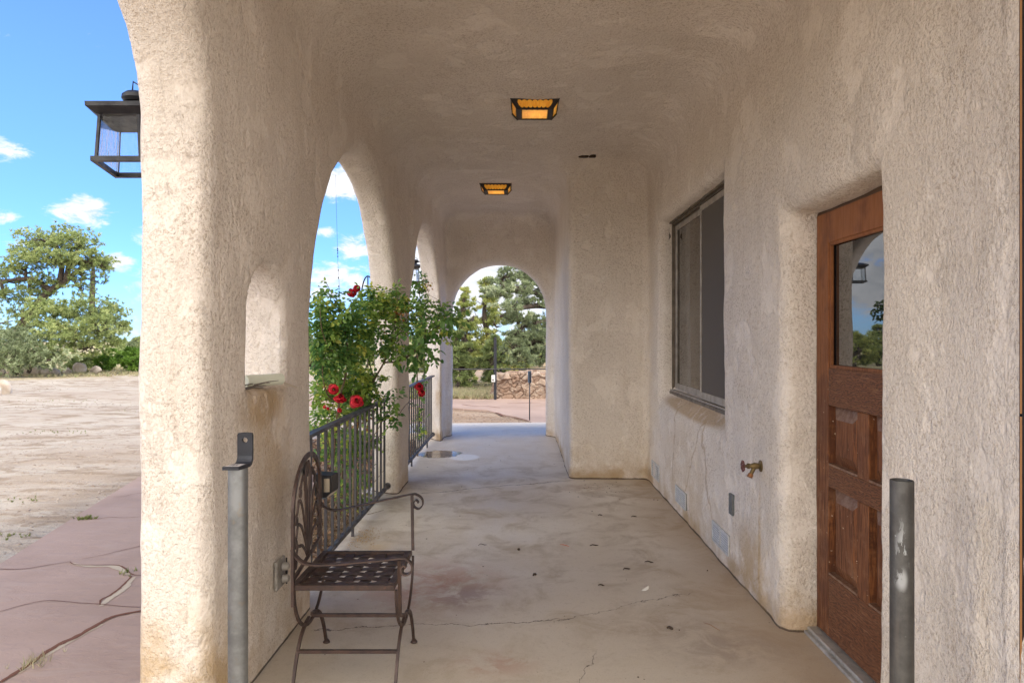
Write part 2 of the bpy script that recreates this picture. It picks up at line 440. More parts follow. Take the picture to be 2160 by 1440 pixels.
def metal_fn(c1, c2, sc_=20, rust=(.16,.08,.04), rk=.5):
    def fn(t, p):
        q = t.obj(); n = t.noise(q, sc_, 5, .65); n2 = t.noise(q, sc_*4, 4, .6)
        c = t.mix(t.mapr(n, .35, .65), c1, c2)
        c = t.mix(t.m('MULTIPLY', t.mapr(n2, .58, .72), rk), c, rust)
        t.put(p.inputs['Base Color'], c)
        t.put(p.inputs['Roughness'], t.mapr(n, .3, .7, .38, .62))
        t.put(p.inputs['Normal'], t.bump(n2, .001, .5))
    return fn
M['pebble'] = mat('pebble', fn=metal_fn((.40,.33,.26), (.24,.18,.13), 3, (.5,.44,.36), .5))
M['chair'] = mat('chair_iron', metal=.35, fn=metal_fn((.075,.045,.035), (.045,.03,.026), 14, (.14,.07,.045), .6))
M['rail'] = mat('rail_paint', metal=.2, fn=metal_fn((.07,.065,.068), (.045,.042,.045), 10, (.12,.10,.09), .4))
M['lantern'] = mat('lantern_metal', metal=.3, fn=metal_fn((.035,.035,.038), (.02,.02,.024), 14, (.10,.06,.05), .5))
M['galv'] = mat('galvanised', metal=.75, fn=metal_fn((.24,.245,.24), (.14,.14,.135), 7, (.34,.25,.15), .25))
M['black'] = mat('black_plastic', (.012,.012,.014), .35)
M['blackpaint'] = mat('black_paint', metal=.1, fn=metal_fn((.02,.022,.03), (.012,.013,.018), 12, (.05,.05,.06), .2))
M['silver'] = mat('silver_panel', (.55,.48,.36), .25, .6)
def dpipe_fn(t, p):
    q = t.obj(); s = t.sep(q); n = t.noise(q, 12, 6, .65); n2 = t.noise(t.scale(q, 1, 1, .25), 60, 4, .7, .3)
    c = t.mix(t.mapr(n, .35, .65), (.10,.095,.085), (.065,.06,.055))
    c = t.mix(t.m('MULTIPLY', t.mapr(t.noise(t.scale(q, 1, 1, .1), 30, 4), .5, .7), .35), c, (.18,.15,.12))
    # scraped white paint in the middle of the visible length
    b = t.blob(q, (-.012, -.03, .865), (.022, .05, .12), 1., .2)
    sc1 = t.m('MULTIPLY', b, t.mapr(n2, .54, .60))
    b2 = t.blob(q, (-.014, -.03, .80), (.018, .05, .04), 1., .3)
    sc2 = t.m('MULTIPLY', b2, t.mapr(t.noise(t.scale(q, 1, 1, .5), 45, 4, .7), .42, .5))
    sp = t.m('MULTIPLY', t.mapr(t.vor(q, 60), .2, .12), t.mapr(t.noise(q, 9, 2), .56, .62))
    k = t.m('MAXIMUM', t.m('MAXIMUM', sc1, sc2), sp)
    t.put(p.inputs['Base Color'], t.mix(t.m('MULTIPLY', k, .6), c, (.45,.46,.45)))
    t.put(p.inputs['Metallic'], t.m('SUBTRACT', .5, t.m('MULTIPLY', k, .5)))
    t.put(p.inputs['Roughness'], t.mapr(n, .3, .7, .45, .65))
    t.put(p.inputs['Normal'], t.bump(n, .001, .4))
M['darkpipe'] = mat('dark_pipe', fn=dpipe_fn)
def wood_fn(t, p):
    q = t.obj(); s = t.sep(q)
    wv = t.n('ShaderNodeTexWave', wave_type='BANDS', bands_direction='Y'); t.put(wv.inputs['Vector'], t.scale(q, 1, 1, .12))
    wv.inputs['Scale'].default_value = 30; wv.inputs['Distortion'].default_value = 14; wv.inputs['Detail'].default_value = 4; wv.inputs['Detail Scale'].default_value = 1.6
    g = t.noise(t.scale(q, 1, 45, 2.2), 3, 5, .7)
    c = t.mix(t.mapr(wv.outputs[0], .1, .95), (.24,.092,.034), (.125,.045,.019))
    c = t.mix(t.m('MULTIPLY', t.mapr(g, .44, .62), .8), c, (.07,.026,.013))
    c = t.mix(t.mapr(s[2], .9, 2.0, 0, .7), c, (.33,.125,.042))
    c = t.mix(t.mapr(t.noise(q, 5, 4), .5, .7, 0, .6), c, (.10,.035,.018))
    # weathering: paler and worn low down, redder and cleaner at the top
    wear = t.m('MULTIPLY', t.mapr(t.noise(q, 7, 6, .7), .5, .66), t.mapr(s[2], 1.5, .6))
    c = t.mix(t.m('MULTIPLY', wear, .5), c, (.27,.14,.075))
    ch = t.m('MULTIPLY', t.mapr(t.noise(q, 45, 3), .70, .74), t.mapr(s[2], 1.3, 1.0))
    c = t.mix(ch, c, (.60,.48,.33))
    t.put(p.inputs['Base Color'], c); t.put(p.inputs['Roughness'], t.mapr(g, .3, .7, .5, .7)); p.inputs['Specular IOR Level'].default_value = .25
    t.put(p.inputs['Normal'], t.bump(g, .0015, .6))
M['wood'] = mat('door_wood', fn=wood_fn)
def woodh_fn(t, p):
    q = t.obj(); s = t.sep(q)
    wv = t.n('ShaderNodeTexWave', wave_type='BANDS', bands_direction='Z'); t.put(wv.inputs['Vector'], t.scale(q, 1, .35, 1))
    wv.inputs['Scale'].default_value = 26; wv.inputs['Distortion'].default_value = 16; wv.inputs['Detail'].default_value = 3; wv.inputs['Detail Scale'].default_value = 1.8
    g = t.noise(t.scale(q, 1, 3, 60), 3, 5, .7)
    c = t.mix(t.mapr(wv.outputs[0], .05, 1.), (.165,.066,.028), (.085,.033,.016))
    c = t.mix(t.m('MULTIPLY', t.mapr(g, .5, .7), .5), c, (.36,.20,.11))
    t.put(p.inputs['Base Color'], c); t.put(p.inputs['Roughness'], t.mapr(g, .3, .7, .5, .7)); p.inputs['Specular IOR Level'].default_value = .25
    t.put(p.inputs['Normal'], t.bump(g, .0015, .6))
M['wood_rail'] = mat('door_wood_cross', fn=woodh_fn)
M['wood_worn'] = mat('worn_wood', fn=metal_fn((.22,.13,.08), (.15,.07,.038), 30, (.09,.04,.02), .6))
M['doorglass'] = mat('door_glass', (.012,.014,.014), .015, ior=2.1, spec=.5)
M['glass'] = mat('window_glass', (.012,.010,.009), .03, ior=1.75)
M['alu'] = mat('window_aluminium', metal=.5, fn=metal_fn((.42,.38,.33), (.34,.30,.25), 12, (.2,.15,.1), .3))
M['bronze'] = mat('window_bronze', metal=.3, fn=metal_fn((.17,.135,.10), (.12,.095,.07), 12, (.25,.2,.15), .3))
M['screen'] = mat('insect_screen', (.10,.084,.068), .75)
M['vent'] = mat('vent_paint', fn=metal_fn((.55,.55,.54), (.45,.45,.44), 30, (.60,.56,.50), .5))
M['ventdark'] = mat('vent_dark', (.06,.06,.06), .9)
M['plate'] = mat('grey_plate', metal=.3, fn=metal_fn((.16,.165,.165), (.11,.115,.115), 20, (.3,.3,.3), .3))
M['outlet'] = mat('outlet_cover', fn=metal_fn((.36,.33,.29), (.24,.22,.19), 22, (.10,.09,.08), .5))
M['brass'] = mat('brass', metal=.6, fn=metal_fn((.22,.15,.06), (.13,.10,.05), 30, (.10,.13,.09), .6))
M['redhandle'] = mat('red_handle', fn=metal_fn((.16,.045,.035), (.09,.035,.03), 40, (.25,.2,.16), .5))
M['amber_iron'] = mat('amber_lamp_iron', (.018,.012,.01), .6)
def amber_fn(t, p):
    q = t.obj(); n = t.noise(t.scale(q, 4, 1, 1), 9, 5, .6, 1.2)
    c = t.mix(t.mapr(n, .35, .7), (.70,.24,.012), (.80,.38,.04))
    t.put(p.inputs['Base Color'], c); t.put(p.inputs['Emission Color'], c); hot = t.blob(q, (.02, 0, -.03), (.2, .2, .2), 1., .0)
    t.put(p.inputs['Emission Strength'], t.m('ADD', .07, t.m('MULTIPLY', hot, .22)))
M['amber'] = mat('amber_glass', rough=.3, fn=amber_fn)
def lglass():
    m = bpy.data.materials.new('seeded_glass'); m.use_nodes = True; t = NT(m.node_tree)
    out = t.n('ShaderNodeOutputMaterial'); tr = t.n('ShaderNodeBsdfTransparent'); gl = t.n('ShaderNodeBsdfGlossy'); mx = t.n('ShaderNodeMixShader')
    tr.inputs[0].default_value = (.93,.95,.97,1); gl.inputs['Roughness'].default_value = .08
    q = t.obj(); nb = t.bump(t.noise(t.scale(q, 1, 1, .4), 40, 3), .003, .8); t.link(nb, gl.inputs['Normal'])
    lw = t.n('ShaderNodeLayerWeight'); lw.inputs[0].default_value = .25; t.link(nb, lw.inputs['Normal'])
    t.put(mx.inputs[0], t.m('MULTIPLY', lw.outputs['Fresnel'], .8)); t.link(tr.outputs[0], mx.inputs[1]); t.link(gl.outputs[0], mx.inputs[2]); t.link(mx.outputs[0], out.inputs[0])
    return m
M['lglass'] = lglass()
def leaf_mat(name, ca, cb, cc, rough=.5, tr=.3, spec=.3):
    m = bpy.data.materials.new(name); m.use_nodes = True; t = NT(m.node_tree)
    out = t.n('ShaderNodeOutputMaterial'); p = t.n('ShaderNodeBsdfPrincipled'); tl = t.n('ShaderNodeBsdfTranslucent'); mx = t.n('ShaderNodeMixShader')
    a = t.n('ShaderNodeAttribute', attribute_name='tint').outputs['Fac']
    c = t.mix(t.mapr(a, 0, .6, smooth=False), ca, cb); c = t.mix(t.mapr(a, .6, 1, smooth=False), c, cc)
    t.put(p.inputs['Base Color'], c); p.inputs['Roughness'].default_value = rough; p.inputs['Specular IOR Level'].default_value = spec
    t.put(tl.inputs[0], c); mx.inputs[0].default_value = tr
    t.link(p.outputs[0], mx.inputs[1]); t.link(tl.outputs[0], mx.inputs[2]); t.link(mx.outputs[0], out.inputs[0])
    return m
M['pine'] = leaf_mat('pinyon_needles', (.18,.23,.08), (.38,.45,.17), (.58,.62,.28), .6)
M['pine_blue'] = leaf_mat('pinyon_needles_grey', (.16,.20,.10), (.34,.40,.22), (.56,.60,.38), .6)
M['juniper'] = leaf_mat('juniper_scales', (.20,.25,.06), (.42,.46,.15), (.58,.55,.18), .6)
M['weed'] = leaf_mat('weed_leaves', (.14,.17,.05), (.22,.25,.08), (.30,.30,.12), .6)
M['bright'] = leaf_mat('shrub_leaves', (.09,.18,.02), (.18,.32,.05), (.28,.42,.08), .5)
M['roseleaf'] = leaf_mat('rose_leaves', (.10,.22,.06), (.34,.50,.11), (.72,.70,.14), .36, .5)
M['litter'] = leaf_mat('dead_leaves', (.10,.055,.03), (.24,.14,.08), (.42,.28,.17), .8, .1)
M['drygrass'] = leaf_mat('dry_grass', (.34,.29,.17), (.46,.40,.25), (.22,.26,.09), .8, .2)
M['petal'] = leaf_mat('rose_petals', (.10,.001,.004), (.40,.004,.012), (.68,.02,.04), .5, .15)
def bark_fn(c1, c2):
    def fn(t, p):
        q = t.pos(); n = t.noise(t.scale(q, 1, 1, .4), 12, 5, .7)
        t.put(p.inputs['Base Color'], t.mix(t.mapr(n, .35, .65), c1, c2)); t.put(p.inputs['Normal'], t.bump(n, .03, .8))
    return fn
M['bark'] = mat('bark', rough=.95, fn=bark_fn((.10,.075,.055), (.05,.038,.03)))
M['cane'] = mat('rose_cane', rough=.7, fn=bark_fn((.17,.11,.06), (.10,.075,.035)))

# ------------------------------------------------------------------ stucco shell as a distance field
def smin(a, b, k):
    h = np.clip(.5+.5*(b-a)/k, 0, 1); return b*(1-h)+a*h-k*h*(1-h)
def smax(a, b, k): return -smin(-a, -b, k)
def arch2(u, z, a, zs, b):
    """2D distance-like value of an arched opening, negative inside"""
    zz = np.maximum(z-zs, 0.)
    k0 = np.sqrt((u/a)**2+(zz/b)**2)+1e-9; k1 = np.sqrt((u/a**2)**2+(zz/b**2)**2)+1e-9
    return np.where(z > zs, k0*(k0-1)/k1, np.abs(u)-a)
def surface_nets(F, o, h):
    nx, ny, nz = F.shape; S = F < 0
    c = np.zeros((nx-1, ny-1, nz-1), np.int8)
    for i in (0,1):
        for j in (0,1):
            for k in (0,1): c += S[i:nx-1+i, j:ny-1+j, k:nz-1+k]
    act = (c > 0) & (c < 8); I = np.argwhere(act); idx = -np.ones(act.shape, np.int32); idx[act] = np.arange(len(I))
    acc = np.zeros((len(I), 3)); cnt = np.zeros(len(I))
    cor = [(i,j,k) for i in (0,1) for j in (0,1) for k in (0,1)]
    val = {q: F[I[:,0]+q[0], I[:,1]+q[1], I[:,2]+q[2]].astype(np.float64) for q in cor}
    for a_ in cor:
        for ax in range(3):
            if a_[ax]: continue
            b_ = list(a_); b_[ax] = 1; b_ = tuple(b_)
            fa, fb = val[a_], val[b_]; cr = (fa < 0) != (fb < 0)
            t = np.where(cr, fa/np.where(cr, fa-fb, 1), 0)
            p = np.array(a_, float)[None].repeat(len(I), 0); p[:, ax] += t
            acc[cr] += p[cr]; cnt[cr] += 1
    V = (I+acc/cnt[:, None])*h+np.array(o)
    Q = []
    for ax in range(3):
        sl0 = [slice(None)]*3; sl1 = [slice(None)]*3; sl0[ax] = slice(0,-1); sl1[ax] = slice(1,None)
        A = S[tuple(sl0)]; B = S[tuple(sl1)]; e = np.argwhere(A != B)
        o1, o2 = [q for q in range(3) if q != ax]
        ok = (e[:,o1] > 0) & (e[:,o2] > 0) & (e[:,o1] < F.shape[o1]-1) & (e[:,o2] < F.shape[o2]-1); e = e[ok]
        flip = A[tuple(e.T)]
        def g(d1, d2):
            q = e.copy(); q[:,o1] -= d1; q[:,o2] -= d2; return idx[tuple(q.T)]
        q = np.stack([g(1,1), g(0,1), g(0,0), g(1,0)], 1)
        if ax == 1: flip = ~flip
        q[~flip] = q[~flip][:, ::-1]; Q.append(q)
    return V, np.concatenate(Q)
H = .028; X0, Y0, Z0 = -1.60, -1.6, -.20
nx, ny, nz = int(3.5/H), int(12.4/H), int(4.1/H)
gx = (X0+H*np.arange(nx)).astype(np.float32)[:,None,None]; gy = (Y0+H*np.arange(ny)).astype(np.float32)[None,:,None]; gz = (Z0+H*np.arange(nz)).astype(np.float32)[None,None,:]
CEIL = 3.20; YE = 10.25; YO = 10.52
# corridor air
c1 = smax(np.maximum(-1.10-gx, gx-1.28+.15*np.maximum(2.15-gy, 0)), gy-7.2+0*gx, .10)
c2 = smax(np.maximum(-1.10-gx, gx-.48)+0*gy, gy-YE+0*gx, .16)
corr = smin(c1, c2, .09)
corr = smax(corr, gz-CEIL+0*corr, .30)
# openings through the arcade wall (x from outside to the corridor)
def thru(fp, x0, x1): return np.maximum(fp, np.maximum(x0-gx, gx-x1))
op0 = np.maximum(np.abs(gy-.95)-1.66, gz-2.78)
dy = np.maximum(np.abs(gy-.90)-(1.63-.58), 0); dz = np.maximum(gz-(2.78-.58), 0)
op0 = np.sqrt(dy**2+dz**2)-.58
air = smin(corr, thru(op0+0*gx, -2., -.9), .075)
for yc, spl in ((5.16, .30), (8.46, .75)):
    dl = spl*np.maximum(-1.12-gx, 0)+0*gy
    air = smin(air, thru(arch2(gy-yc-dl, gz, 1.295+dl, 1.40, 1.33)+0*gx, -2., -.9), .11)
nic = smax(arch2(gy-3.158+0*gx, gz, .215+.36*np.maximum(-1.13-gx, 0), 1.51, .245+.3*np.maximum(-1.13-gx, 0)), 1.225-gz, .03)
air = smin(air, thru(nic+0*gx, -2., -.9), .045)
# end arch
air = smin(air, np.maximum(arch2(gx+.326, gz, .683, 1.78, .70)+0*gy, np.maximum(9.9-gy, gy-11)), .10)
# outside
air = smin(air, -1.40-gx+0*air, .13) if False else smin(air, (gx+1.385)+0*air, .07)
air = smin(air, YO-gy+0*air, .10)
air = smin(air, (gy+1.3)*-1*-1+0*air, .05) if False else air
# door and window recesses
dr = np.maximum(np.maximum(np.abs(gy-3.04)-.445, gz-2.055), np.maximum(1.0-gx, gx-1.56))
air = smin(air, dr, .085)
wr = smax(np.maximum(np.abs(gy-5.59)-1.035, 1.0-gx), np.maximum(gz-2.50, (.925-(1.39-gx)*.85)-gz), .03)
air = smin(air, np.maximum(wr, gx-1.52), .10)
sol = -air
sol = np.maximum(sol, np.maximum(gz-3.62, -.15-gz))
sol = np.maximum(sol, np.maximum(gx-1.82, .1-gy+0*gx))
sol = np.maximum(sol, -np.maximum(1.85-0*gx+0*gy+0*gz-3.70+0*gy, 0)*0-9.) if False else sol
# the house wall itself stops beside the camera
sol = np.maximum(sol, -np.maximum(np.maximum(1.02-gx, gy-1.60), gz-9.))
V, Qd = surface_nets(sol.astype(np.float32), (X0, Y0, Z0), H)
del sol, air, corr, c1, c2
# hand-floated unevenness
nrm = np.zeros_like(V); fn_ = np.cross(V[Qd[:,2]]-V[Qd[:,0]], V[Qd[:,3]]-V[Qd[:,1]])
for k in range(4): np.add.at(nrm, Qd[:,k], fn_)
nrm /= np.linalg.norm(nrm, axis=1)[:,None]+1e-9
dsp = np.zeros(len(V))
for wl, amp, n_ in ((1.3, .004, 8), (.42, .0018, 12), (.16, .0010, 16)):
    for _ in range(n_):
        d = rng.normal(size=3); d /= np.linalg.norm(d); dsp += amp/np.sqrt(n_)*1.4*np.sin(V@d*2*np.pi/(wl*rng.uniform(.7,1.4))+rng.uniform(0,6.28))
flat = np.minimum(np.clip((1.79-V[:,0])/.03, 0, 1), np.clip((V[:,1]-1.9)/.06, 0, 1)*1.+(V[:,1] < 1.8))

V = V+nrm*(dsp*np.clip(flat, 0, 1))[:,None]
cen = V[Qd].mean(1)
house = thing('stucco_house', 'tan rough stucco house with an arcaded porch, brown wooden door and sliding window', 'house', (0, 4.5, 0))
reg = np.full(len(Qd), 1)
inner = (cen[:,0] < -.94)
reg[inner] = 0
reg[(cen[:,1] > YE-.06) & (cen[:,0] < .6)] = 2
reg[(cen[:,2] > 3.02) & (cen[:,2] < 3.4)& (cen[:,0] > -1.08) & (cen[:,0] < 1.27) & (cen[:,1] < YE-.02)] = 3
reg[cen[:,2] > 3.5] = 4
for k, nm in enumerate(('arcade_wall', 'house_wall', 'end_arch_wall', 'ceiling', 'roof')):
    f = Qd[reg == k]
    if not len(f): continue
    u, inv = np.unique(f, return_inverse=True)
    mesh_obj(nm, V[u], inv.reshape(f.shape), M['stucco'], house, True)
MB().box((1.80, 1.9, -.15), (8, 10.5, 3.6)).build('unseen_house_block', M['stucco'], house)  # solid unseen house volume, added to cast the house's shadow

# ------------------------------------------------------------------ ground, slab, paving
GZ = -.12
def ground():
    n = 220; u = np.linspace(-1, 1, n)
    w = np.sign(u)*(np.abs(u)**3.2)*900
    Xg, Yg = np.meshgrid(w, w+12, indexing='ij')
    r = np.hypot(Xg, Yg-5)
    Z = GZ+0*Xg
    for _ in range(14):
        a = rng.uniform(0, 6.28); wl = rng.uniform(3, 9); Z += .012*np.sin((Xg*np.cos(a)+Yg*np.sin(a))*6.28/wl+rng.uniform(0, 6))*np.clip((r-9)/8, 0, 1)
    Z -= np.clip((r-60)/300, 0, 1)*6
    Vv = np.stack([Xg, Yg, Z], -1).reshape(-1, 3)
    i, j = np.meshgrid(np.arange(n-1), np.arange(n-1), indexing='ij'); a = (i*n+j).ravel()
    F = np.stack([a, a+n, a+n+1, a+1], 1)
    mesh_obj('ground', Vv, F, M['dirt'], None, True, kind='structure')
ground()
fl = MB()
slab = [(-1.45,-1.5),(1.5,-1.5),(1.5,7.3),(1.5,10.4),(3.2,10.4),(3.2,11.7),(.35,11.92),(-2.2,11.75),(-2.2,10.6),(-1.45,10.6),(-1.45,9.8),(-1.27,9.75),(-1.27,7.0),(-1.45,6.95),(-1.45,6.5),(-1.27,6.45),(-1.27,3.8),(-1.45,3.7)]
fl.prism(slab, -.16, 0.)
fl.build('porch_floor', M['concrete'], None, kind='structure')
pat = MB()
pat.prism([(-1.46,-3),(-1.46,4.2),(-1.60,4.6),(-2.05,5.2),(-2.1,7.5),(-3.0,9.5),(-4.55,9.6),(-4.23,7.93),(-3.9,6.4),(-3.55,4.84),(-3.3,3.6),(-3.25,2.0),(-3.4,-3)], GZ-.05, GZ+.018)
path1 = pat.build('flagstone_path', M['flagstone'], None, kind='structure')
pat = MB()
pat.prism([(-9,17.0),(-4,15.9),(-1.5,15.3),(-1.05,15.0),(-.72,14.85),(-.37,14.05),(-.1,13.6),(.09,13.18),(.40,11.95),(6,11.95),(6,17.9),(-.9,17.55),(-9,18.6)], GZ-.05, GZ+.018)
path2 = pat.build('flagstone_terrace', M['flagstone'], None, kind='structure')
def gp(px, py, z=GZ+.018): d = (1.45-z)*1500/(py-708); return Vector(((px-1100)*d/1500, d, z))
def ribbon(mb, pts, widths, lift=.004):
    pts = [gp(*p) for p in pts]; pts = spline(pts, 5)
    jit = [random.uniform(.7, 1.3) for _ in pts]; n = len(pts); L = []; Rr = []
    for i, p in enumerate(pts):
        t = (pts[min(i+1,n-1)]-pts[max(i-1,0)]).normalized(); a = Vector((-t.y, t.x, 0))
        q = i/(n-1)*(len(widths)-1); k = min(int(q), len(widths)-2); w = widths[k]*(1-(q-k))+widths[k+1]*(q-k)
        L.append(p+a*w*jit[i]/2+Vector((0,0,lift))); Rr.append(p-a*w*jit[-i]/2+Vector((0,0,lift)))
    mb.add(L+Rr, [(i, i+1, n+i+1, n+i) for i in range(n-1)])
jt = MB(); js = MB()
C1 = [((0,1440),(35,1418),(75,1392),(120,1362),(165,1341),(215,1312),(245,1299),(300,1288)),
      ((-30,1297),(0,1290),(45,1277),(95,1267),(140,1269),(170,1272),(210,1274),(260,1279),(300,1281)),
      ((-40,1198),(0,1200),(50,1200),(100,1192),(150,1184)),
      ((148,1186),(160,1191),(200,1192),(245,1192),(262,1198),(278,1211),(300,1214)),
      ((172,1179),(215,1171),(260,1160),(300,1151)),
      ((278,1215),(262,1232),(245,1247),(228,1258),(213,1265),(211,1276)),
      ((240,1048),(262,1047),(280,1042),(300,1040)),
      ((168,1093),(200,1095),(230,1091),(262,1092),(300,1090))]
Wd = [(.022,.028,.030,.03,.026),(.005,.006,.006,.005),(.008,.009,.006),(.009,.011,.012,.009),(.003,.007,.009),(.010,.016,.014,.007),(.006,.006),(.007,.008,.006)]
for c_, w_ in zip(C1, Wd): ribbon(jt, c_, w_)
ribbon(js, ((150,1188),(185,1194),(240,1195),(272,1212)), (.015,.03,.03,.045,.02), .003)
ribbon(js, ((283,1217),(262,1240),(240,1256),(222,1270),(212,1278)), (.02,.045,.04,.035,.02), .0025)
ribbon(js, ((40,1420),(120,1366),(215,1316)), (.01,.045,.02), .002)
jt.build('joint', M['joint'], path1, fixn=False); js.build('joint', M['joint_sand'], path1, fixn=False)
jt = MB()
for c_ in (((953,863),(1000,866),(1030,869),(1050,871),(1062,877),(1085,880),(1112,887)), ((975,853),(1000,856),(1030,857),(1055,860)), ((1070,851),(1100,850),(1140,849))):
    ribbon(jt, c_, (.05,.04,.05,.03))
jt.build('joint', M['joint'], path2, fixn=False)

# ------------------------------------------------------------------ foliage helpers
def blades(cent, K, L, Wd_, out=None, up=.4, flatk=None):
    """K narrow triangles radiating from every centre"""
    n = len(cent); c = np.repeat(cent, K, 0); d = rng.normal(size=(n*K, 3)); d /= np.linalg.norm(d, axis=1)[:,None]
    if out is not None: d += np.repeat(out, K, 0)*.7
    d[:,2] += up; d /= np.linalg.norm(d, axis=1)[:,None]
    s = np.cross(d, rng.normal(size=d.shape)); s /= np.linalg.norm(s, axis=1)[:,None]
    l = L*rng.uniform(.6, 1.2, (n*K,1)); w = Wd_*rng.uniform(.7,1.3,(n*K,1))
    A = c+d*l*.15-s*w; B = c+d*l*.15+s*w; T = c+d*l
    V_ = np.stack([A, B, T], 1).reshape(-1, 3); F = np.arange(n*K*3).reshape(-1, 3)
    return V_, F
def leafs(cent, dirs, L, Wd_, fold=.25):
    n = len(cent); d = dirs/np.linalg.norm(dirs, axis=1)[:,None]
    up = rng.normal(size=(n,3))*.6; up[:,2] += 1
    s = np.cross(d, up); s /= np.linalg.norm(s, axis=1)[:,None]; nr = np.cross(s, d)
    l = (L*rng.uniform(.6,1.2,n))[:,None]; w = (Wd_*rng.uniform(.8,1.15,n))[:,None]
    q = [cent, cent+d*l*.3+s*w*.85+nr*w*fold, cent+d*l*.68+s*w*.75+nr*w*fold*.8-nr*l*.04, cent+d*l-nr*l*.14,
         cent+d*l*.68-s*w*.75+nr*w*fold*.8-nr*l*.04, cent+d*l*.3-s*w*.85+nr*w*fold]
    V_ = np.stack(q, 1).reshape(-1,3); b = (np.arange(n)*6)[:,None]
    F = np.concatenate([b+np.array([[0,1,2,3]]), b+np.array([[0,3,4,5]])], 1).reshape(-1,4)
    return V_, F
def in_ell(c, r, n, shell=.5):
    d = rng.normal(size=(n,3)); d /= np.linalg.norm(d, axis=1)[:,None]
    q = rng.uniform(shell**3, 1, (n,1))**(1/3)
    return np.array(c)+d*q*np.array(r), d

def tree(name, label, base, pads, trunk, m, group=None, tuft=(.16,.022,14), dens=1., trunk_r=.16, bare=0., cat='tree', clump=.28):
    """trunk: list of polylines (world points) ; pads: (centre, radii, tufts). Tufts gather in small sprays at twig ends."""
    t = thing(name, label, cat, base, group)
    mb = MB(); nodes = []
    for i, pl in enumerate(trunk):
        pts = spline(pl, 5); n = len(pts); r0 = trunk_r*(1 if i == 0 else .55)
        mb.tube(pts, 0, 7, [r0*(1-.72*k/(n-1)) for k in range(n)]); nodes += pts[1:]
    C = []; O = []
    NP = np.array([tuple(q) for q in nodes])
    for c, r, k in pads:
        k = int(k*dens); ns = max(3, k//9)
        sp, _ = in_ell(c, np.array(r)*1.12, ns, .15)
        ci = NP[np.argmin(np.linalg.norm(NP-np.array(c), axis=1))]
        a = Vector(ci); b = Vector(c)-Vector((0,0,r[2]*.35)); mid = a.lerp(b, .5)+Vector((random.uniform(-.1,.1), random.uniform(-.1,.1), -.05*(b-a).length))
        lim = spline([a, mid, b], 4); mb.tube(lim, 0, 5, [trunk_r*.30*(1-.5*q/(len(lim)-1)) for q in range(len(lim))])
        for s in sp:
            q = Vector(s); a2 = lim[random.randrange(len(lim)//3, len(lim))]; md = a2.lerp(q, .5)+Vector((0,0,-.12*(q-a2).length))
            mb.tube([a2, md, q], 0, 3, [trunk_r*.12, trunk_r*.08, trunk_r*.03], cap=False)
            cc = s+rng.normal(size=(9,3))*np.array((clump, clump, clump*.45))*min(1, max(r)/.8)
            o_ = cc-np.array(c); o_ /= np.linalg.norm(o_, axis=1)[:,None]+1e-6
            if random.random() < bare: continue
            C.append(cc); O.append(o_)
    C = np.concatenate(C); O = np.concatenate(O)
    V_, F = blades(C, tuft[2], tuft[0], tuft[1], O)
    ti = np.repeat(np.clip(rng.normal(.42, .14, len(C))+np.repeat(rng.normal(0, .20, len(C)//9+1), 9)[:len(C)], 0, 1), tuft[2])+rng.normal(0, .1, len(C)*tuft[2])
    mb.build('trunk', M['bark'], t, True, fixn=False)
    mesh_obj('crown', V_, F, m, t, False, tint=np.clip(ti, 0, 1))
    return t

# big leaning pinyon at the left edge of the drive
D = 30.
def pp(px, py, d=D): return tuple(P(px, py, d))
def pad(px, py, rx, rz, n, d=D, ry=None):
    s = d/1500; return (pp(px, py, d), (rx*s, (ry or rx*.8)*s, rz*s), n)
pads = [pad(88,505,42,20,260), pad(130,500,40,20,240,31), pad(165,512,38,22,240), pad(100,545,50,20,260,29.4), pad(160,550,50,20,260), pad(200,545,30,22,160), pad(215,560,22,16,110), pad(60,530,26,20,140), pad(55,560,38,16,180), pad(20,585,34,18,170,30.6),
        pad(12,625,36,18,170), pad(90,590,34,12,110), pad(180,585,34,12,90), pad(60,615,34,12,120), pad(175,610,26,10,70), pad(120,608,20,9,40),
        pad(55,655,32,20,150), pad(80,640,22,14,90,28.6), pad(100,665,40,24,220,28.4), pad(140,650,40,20,200,28.4), pad(190,650,46,24,260,28.6), pad(235,665,30,20,170), pad(255,690,18,14,90), pad(210,690,46,24,260,28.2), pad(150,700,46,26,260,27.8), pad(90,700,40,26,220,27.9), pad(180,730,40,20,180,28), pad(110,745,40,22,160,27.6), pad(235,712,24,16,100,28.4)]
trunk = [[pp(20,780), pp(34,715), pp(50,680), pp(80,640), pp(108,612), pp(135,596), pp(165,570), pp(200,545)],
         [pp(45,700), pp(75,682), pp(120,690), pp(180,690), pp(230,672)], [pp(108,612), pp(70,590), pp(30,590), pp(-10,596)],
         [pp(125,600), pp(130,560), pp(120,520), pp(110,500)], [pp(140,590), pp(150,545), pp(175,515)], [pp(60,668), pp(95,655), pp(140,645)]]
tree('pinyon_pine', 'large pinyon pine leaning right over the far edge of the dirt drive', (-21.6, 30, GZ), pads, trunk, M['pine'], tuft=(.14,.016,18), dens=1.0, trunk_r=.24, clump=.20)
tree('juniper_tree', 'dark low juniper tree under the leaning pinyon at the left edge', (-21.5, 29, GZ),
     [pad(20,720,50,30,260,27), pad(70,740,46,26,230,27), pad(25,755,50,22,200,26.6), pad(110,755,40,18,120,26.8), pad(-40,700,40,50,200,27.5)],
     [[pp(30,786,27), pp(40,760,27), pp(20,730,27)], [pp(60,786,27), pp(70,760,27), pp(75,740,27)]], M['pine_blue'], tuft=(.15,.022,14), trunk_r=.14)
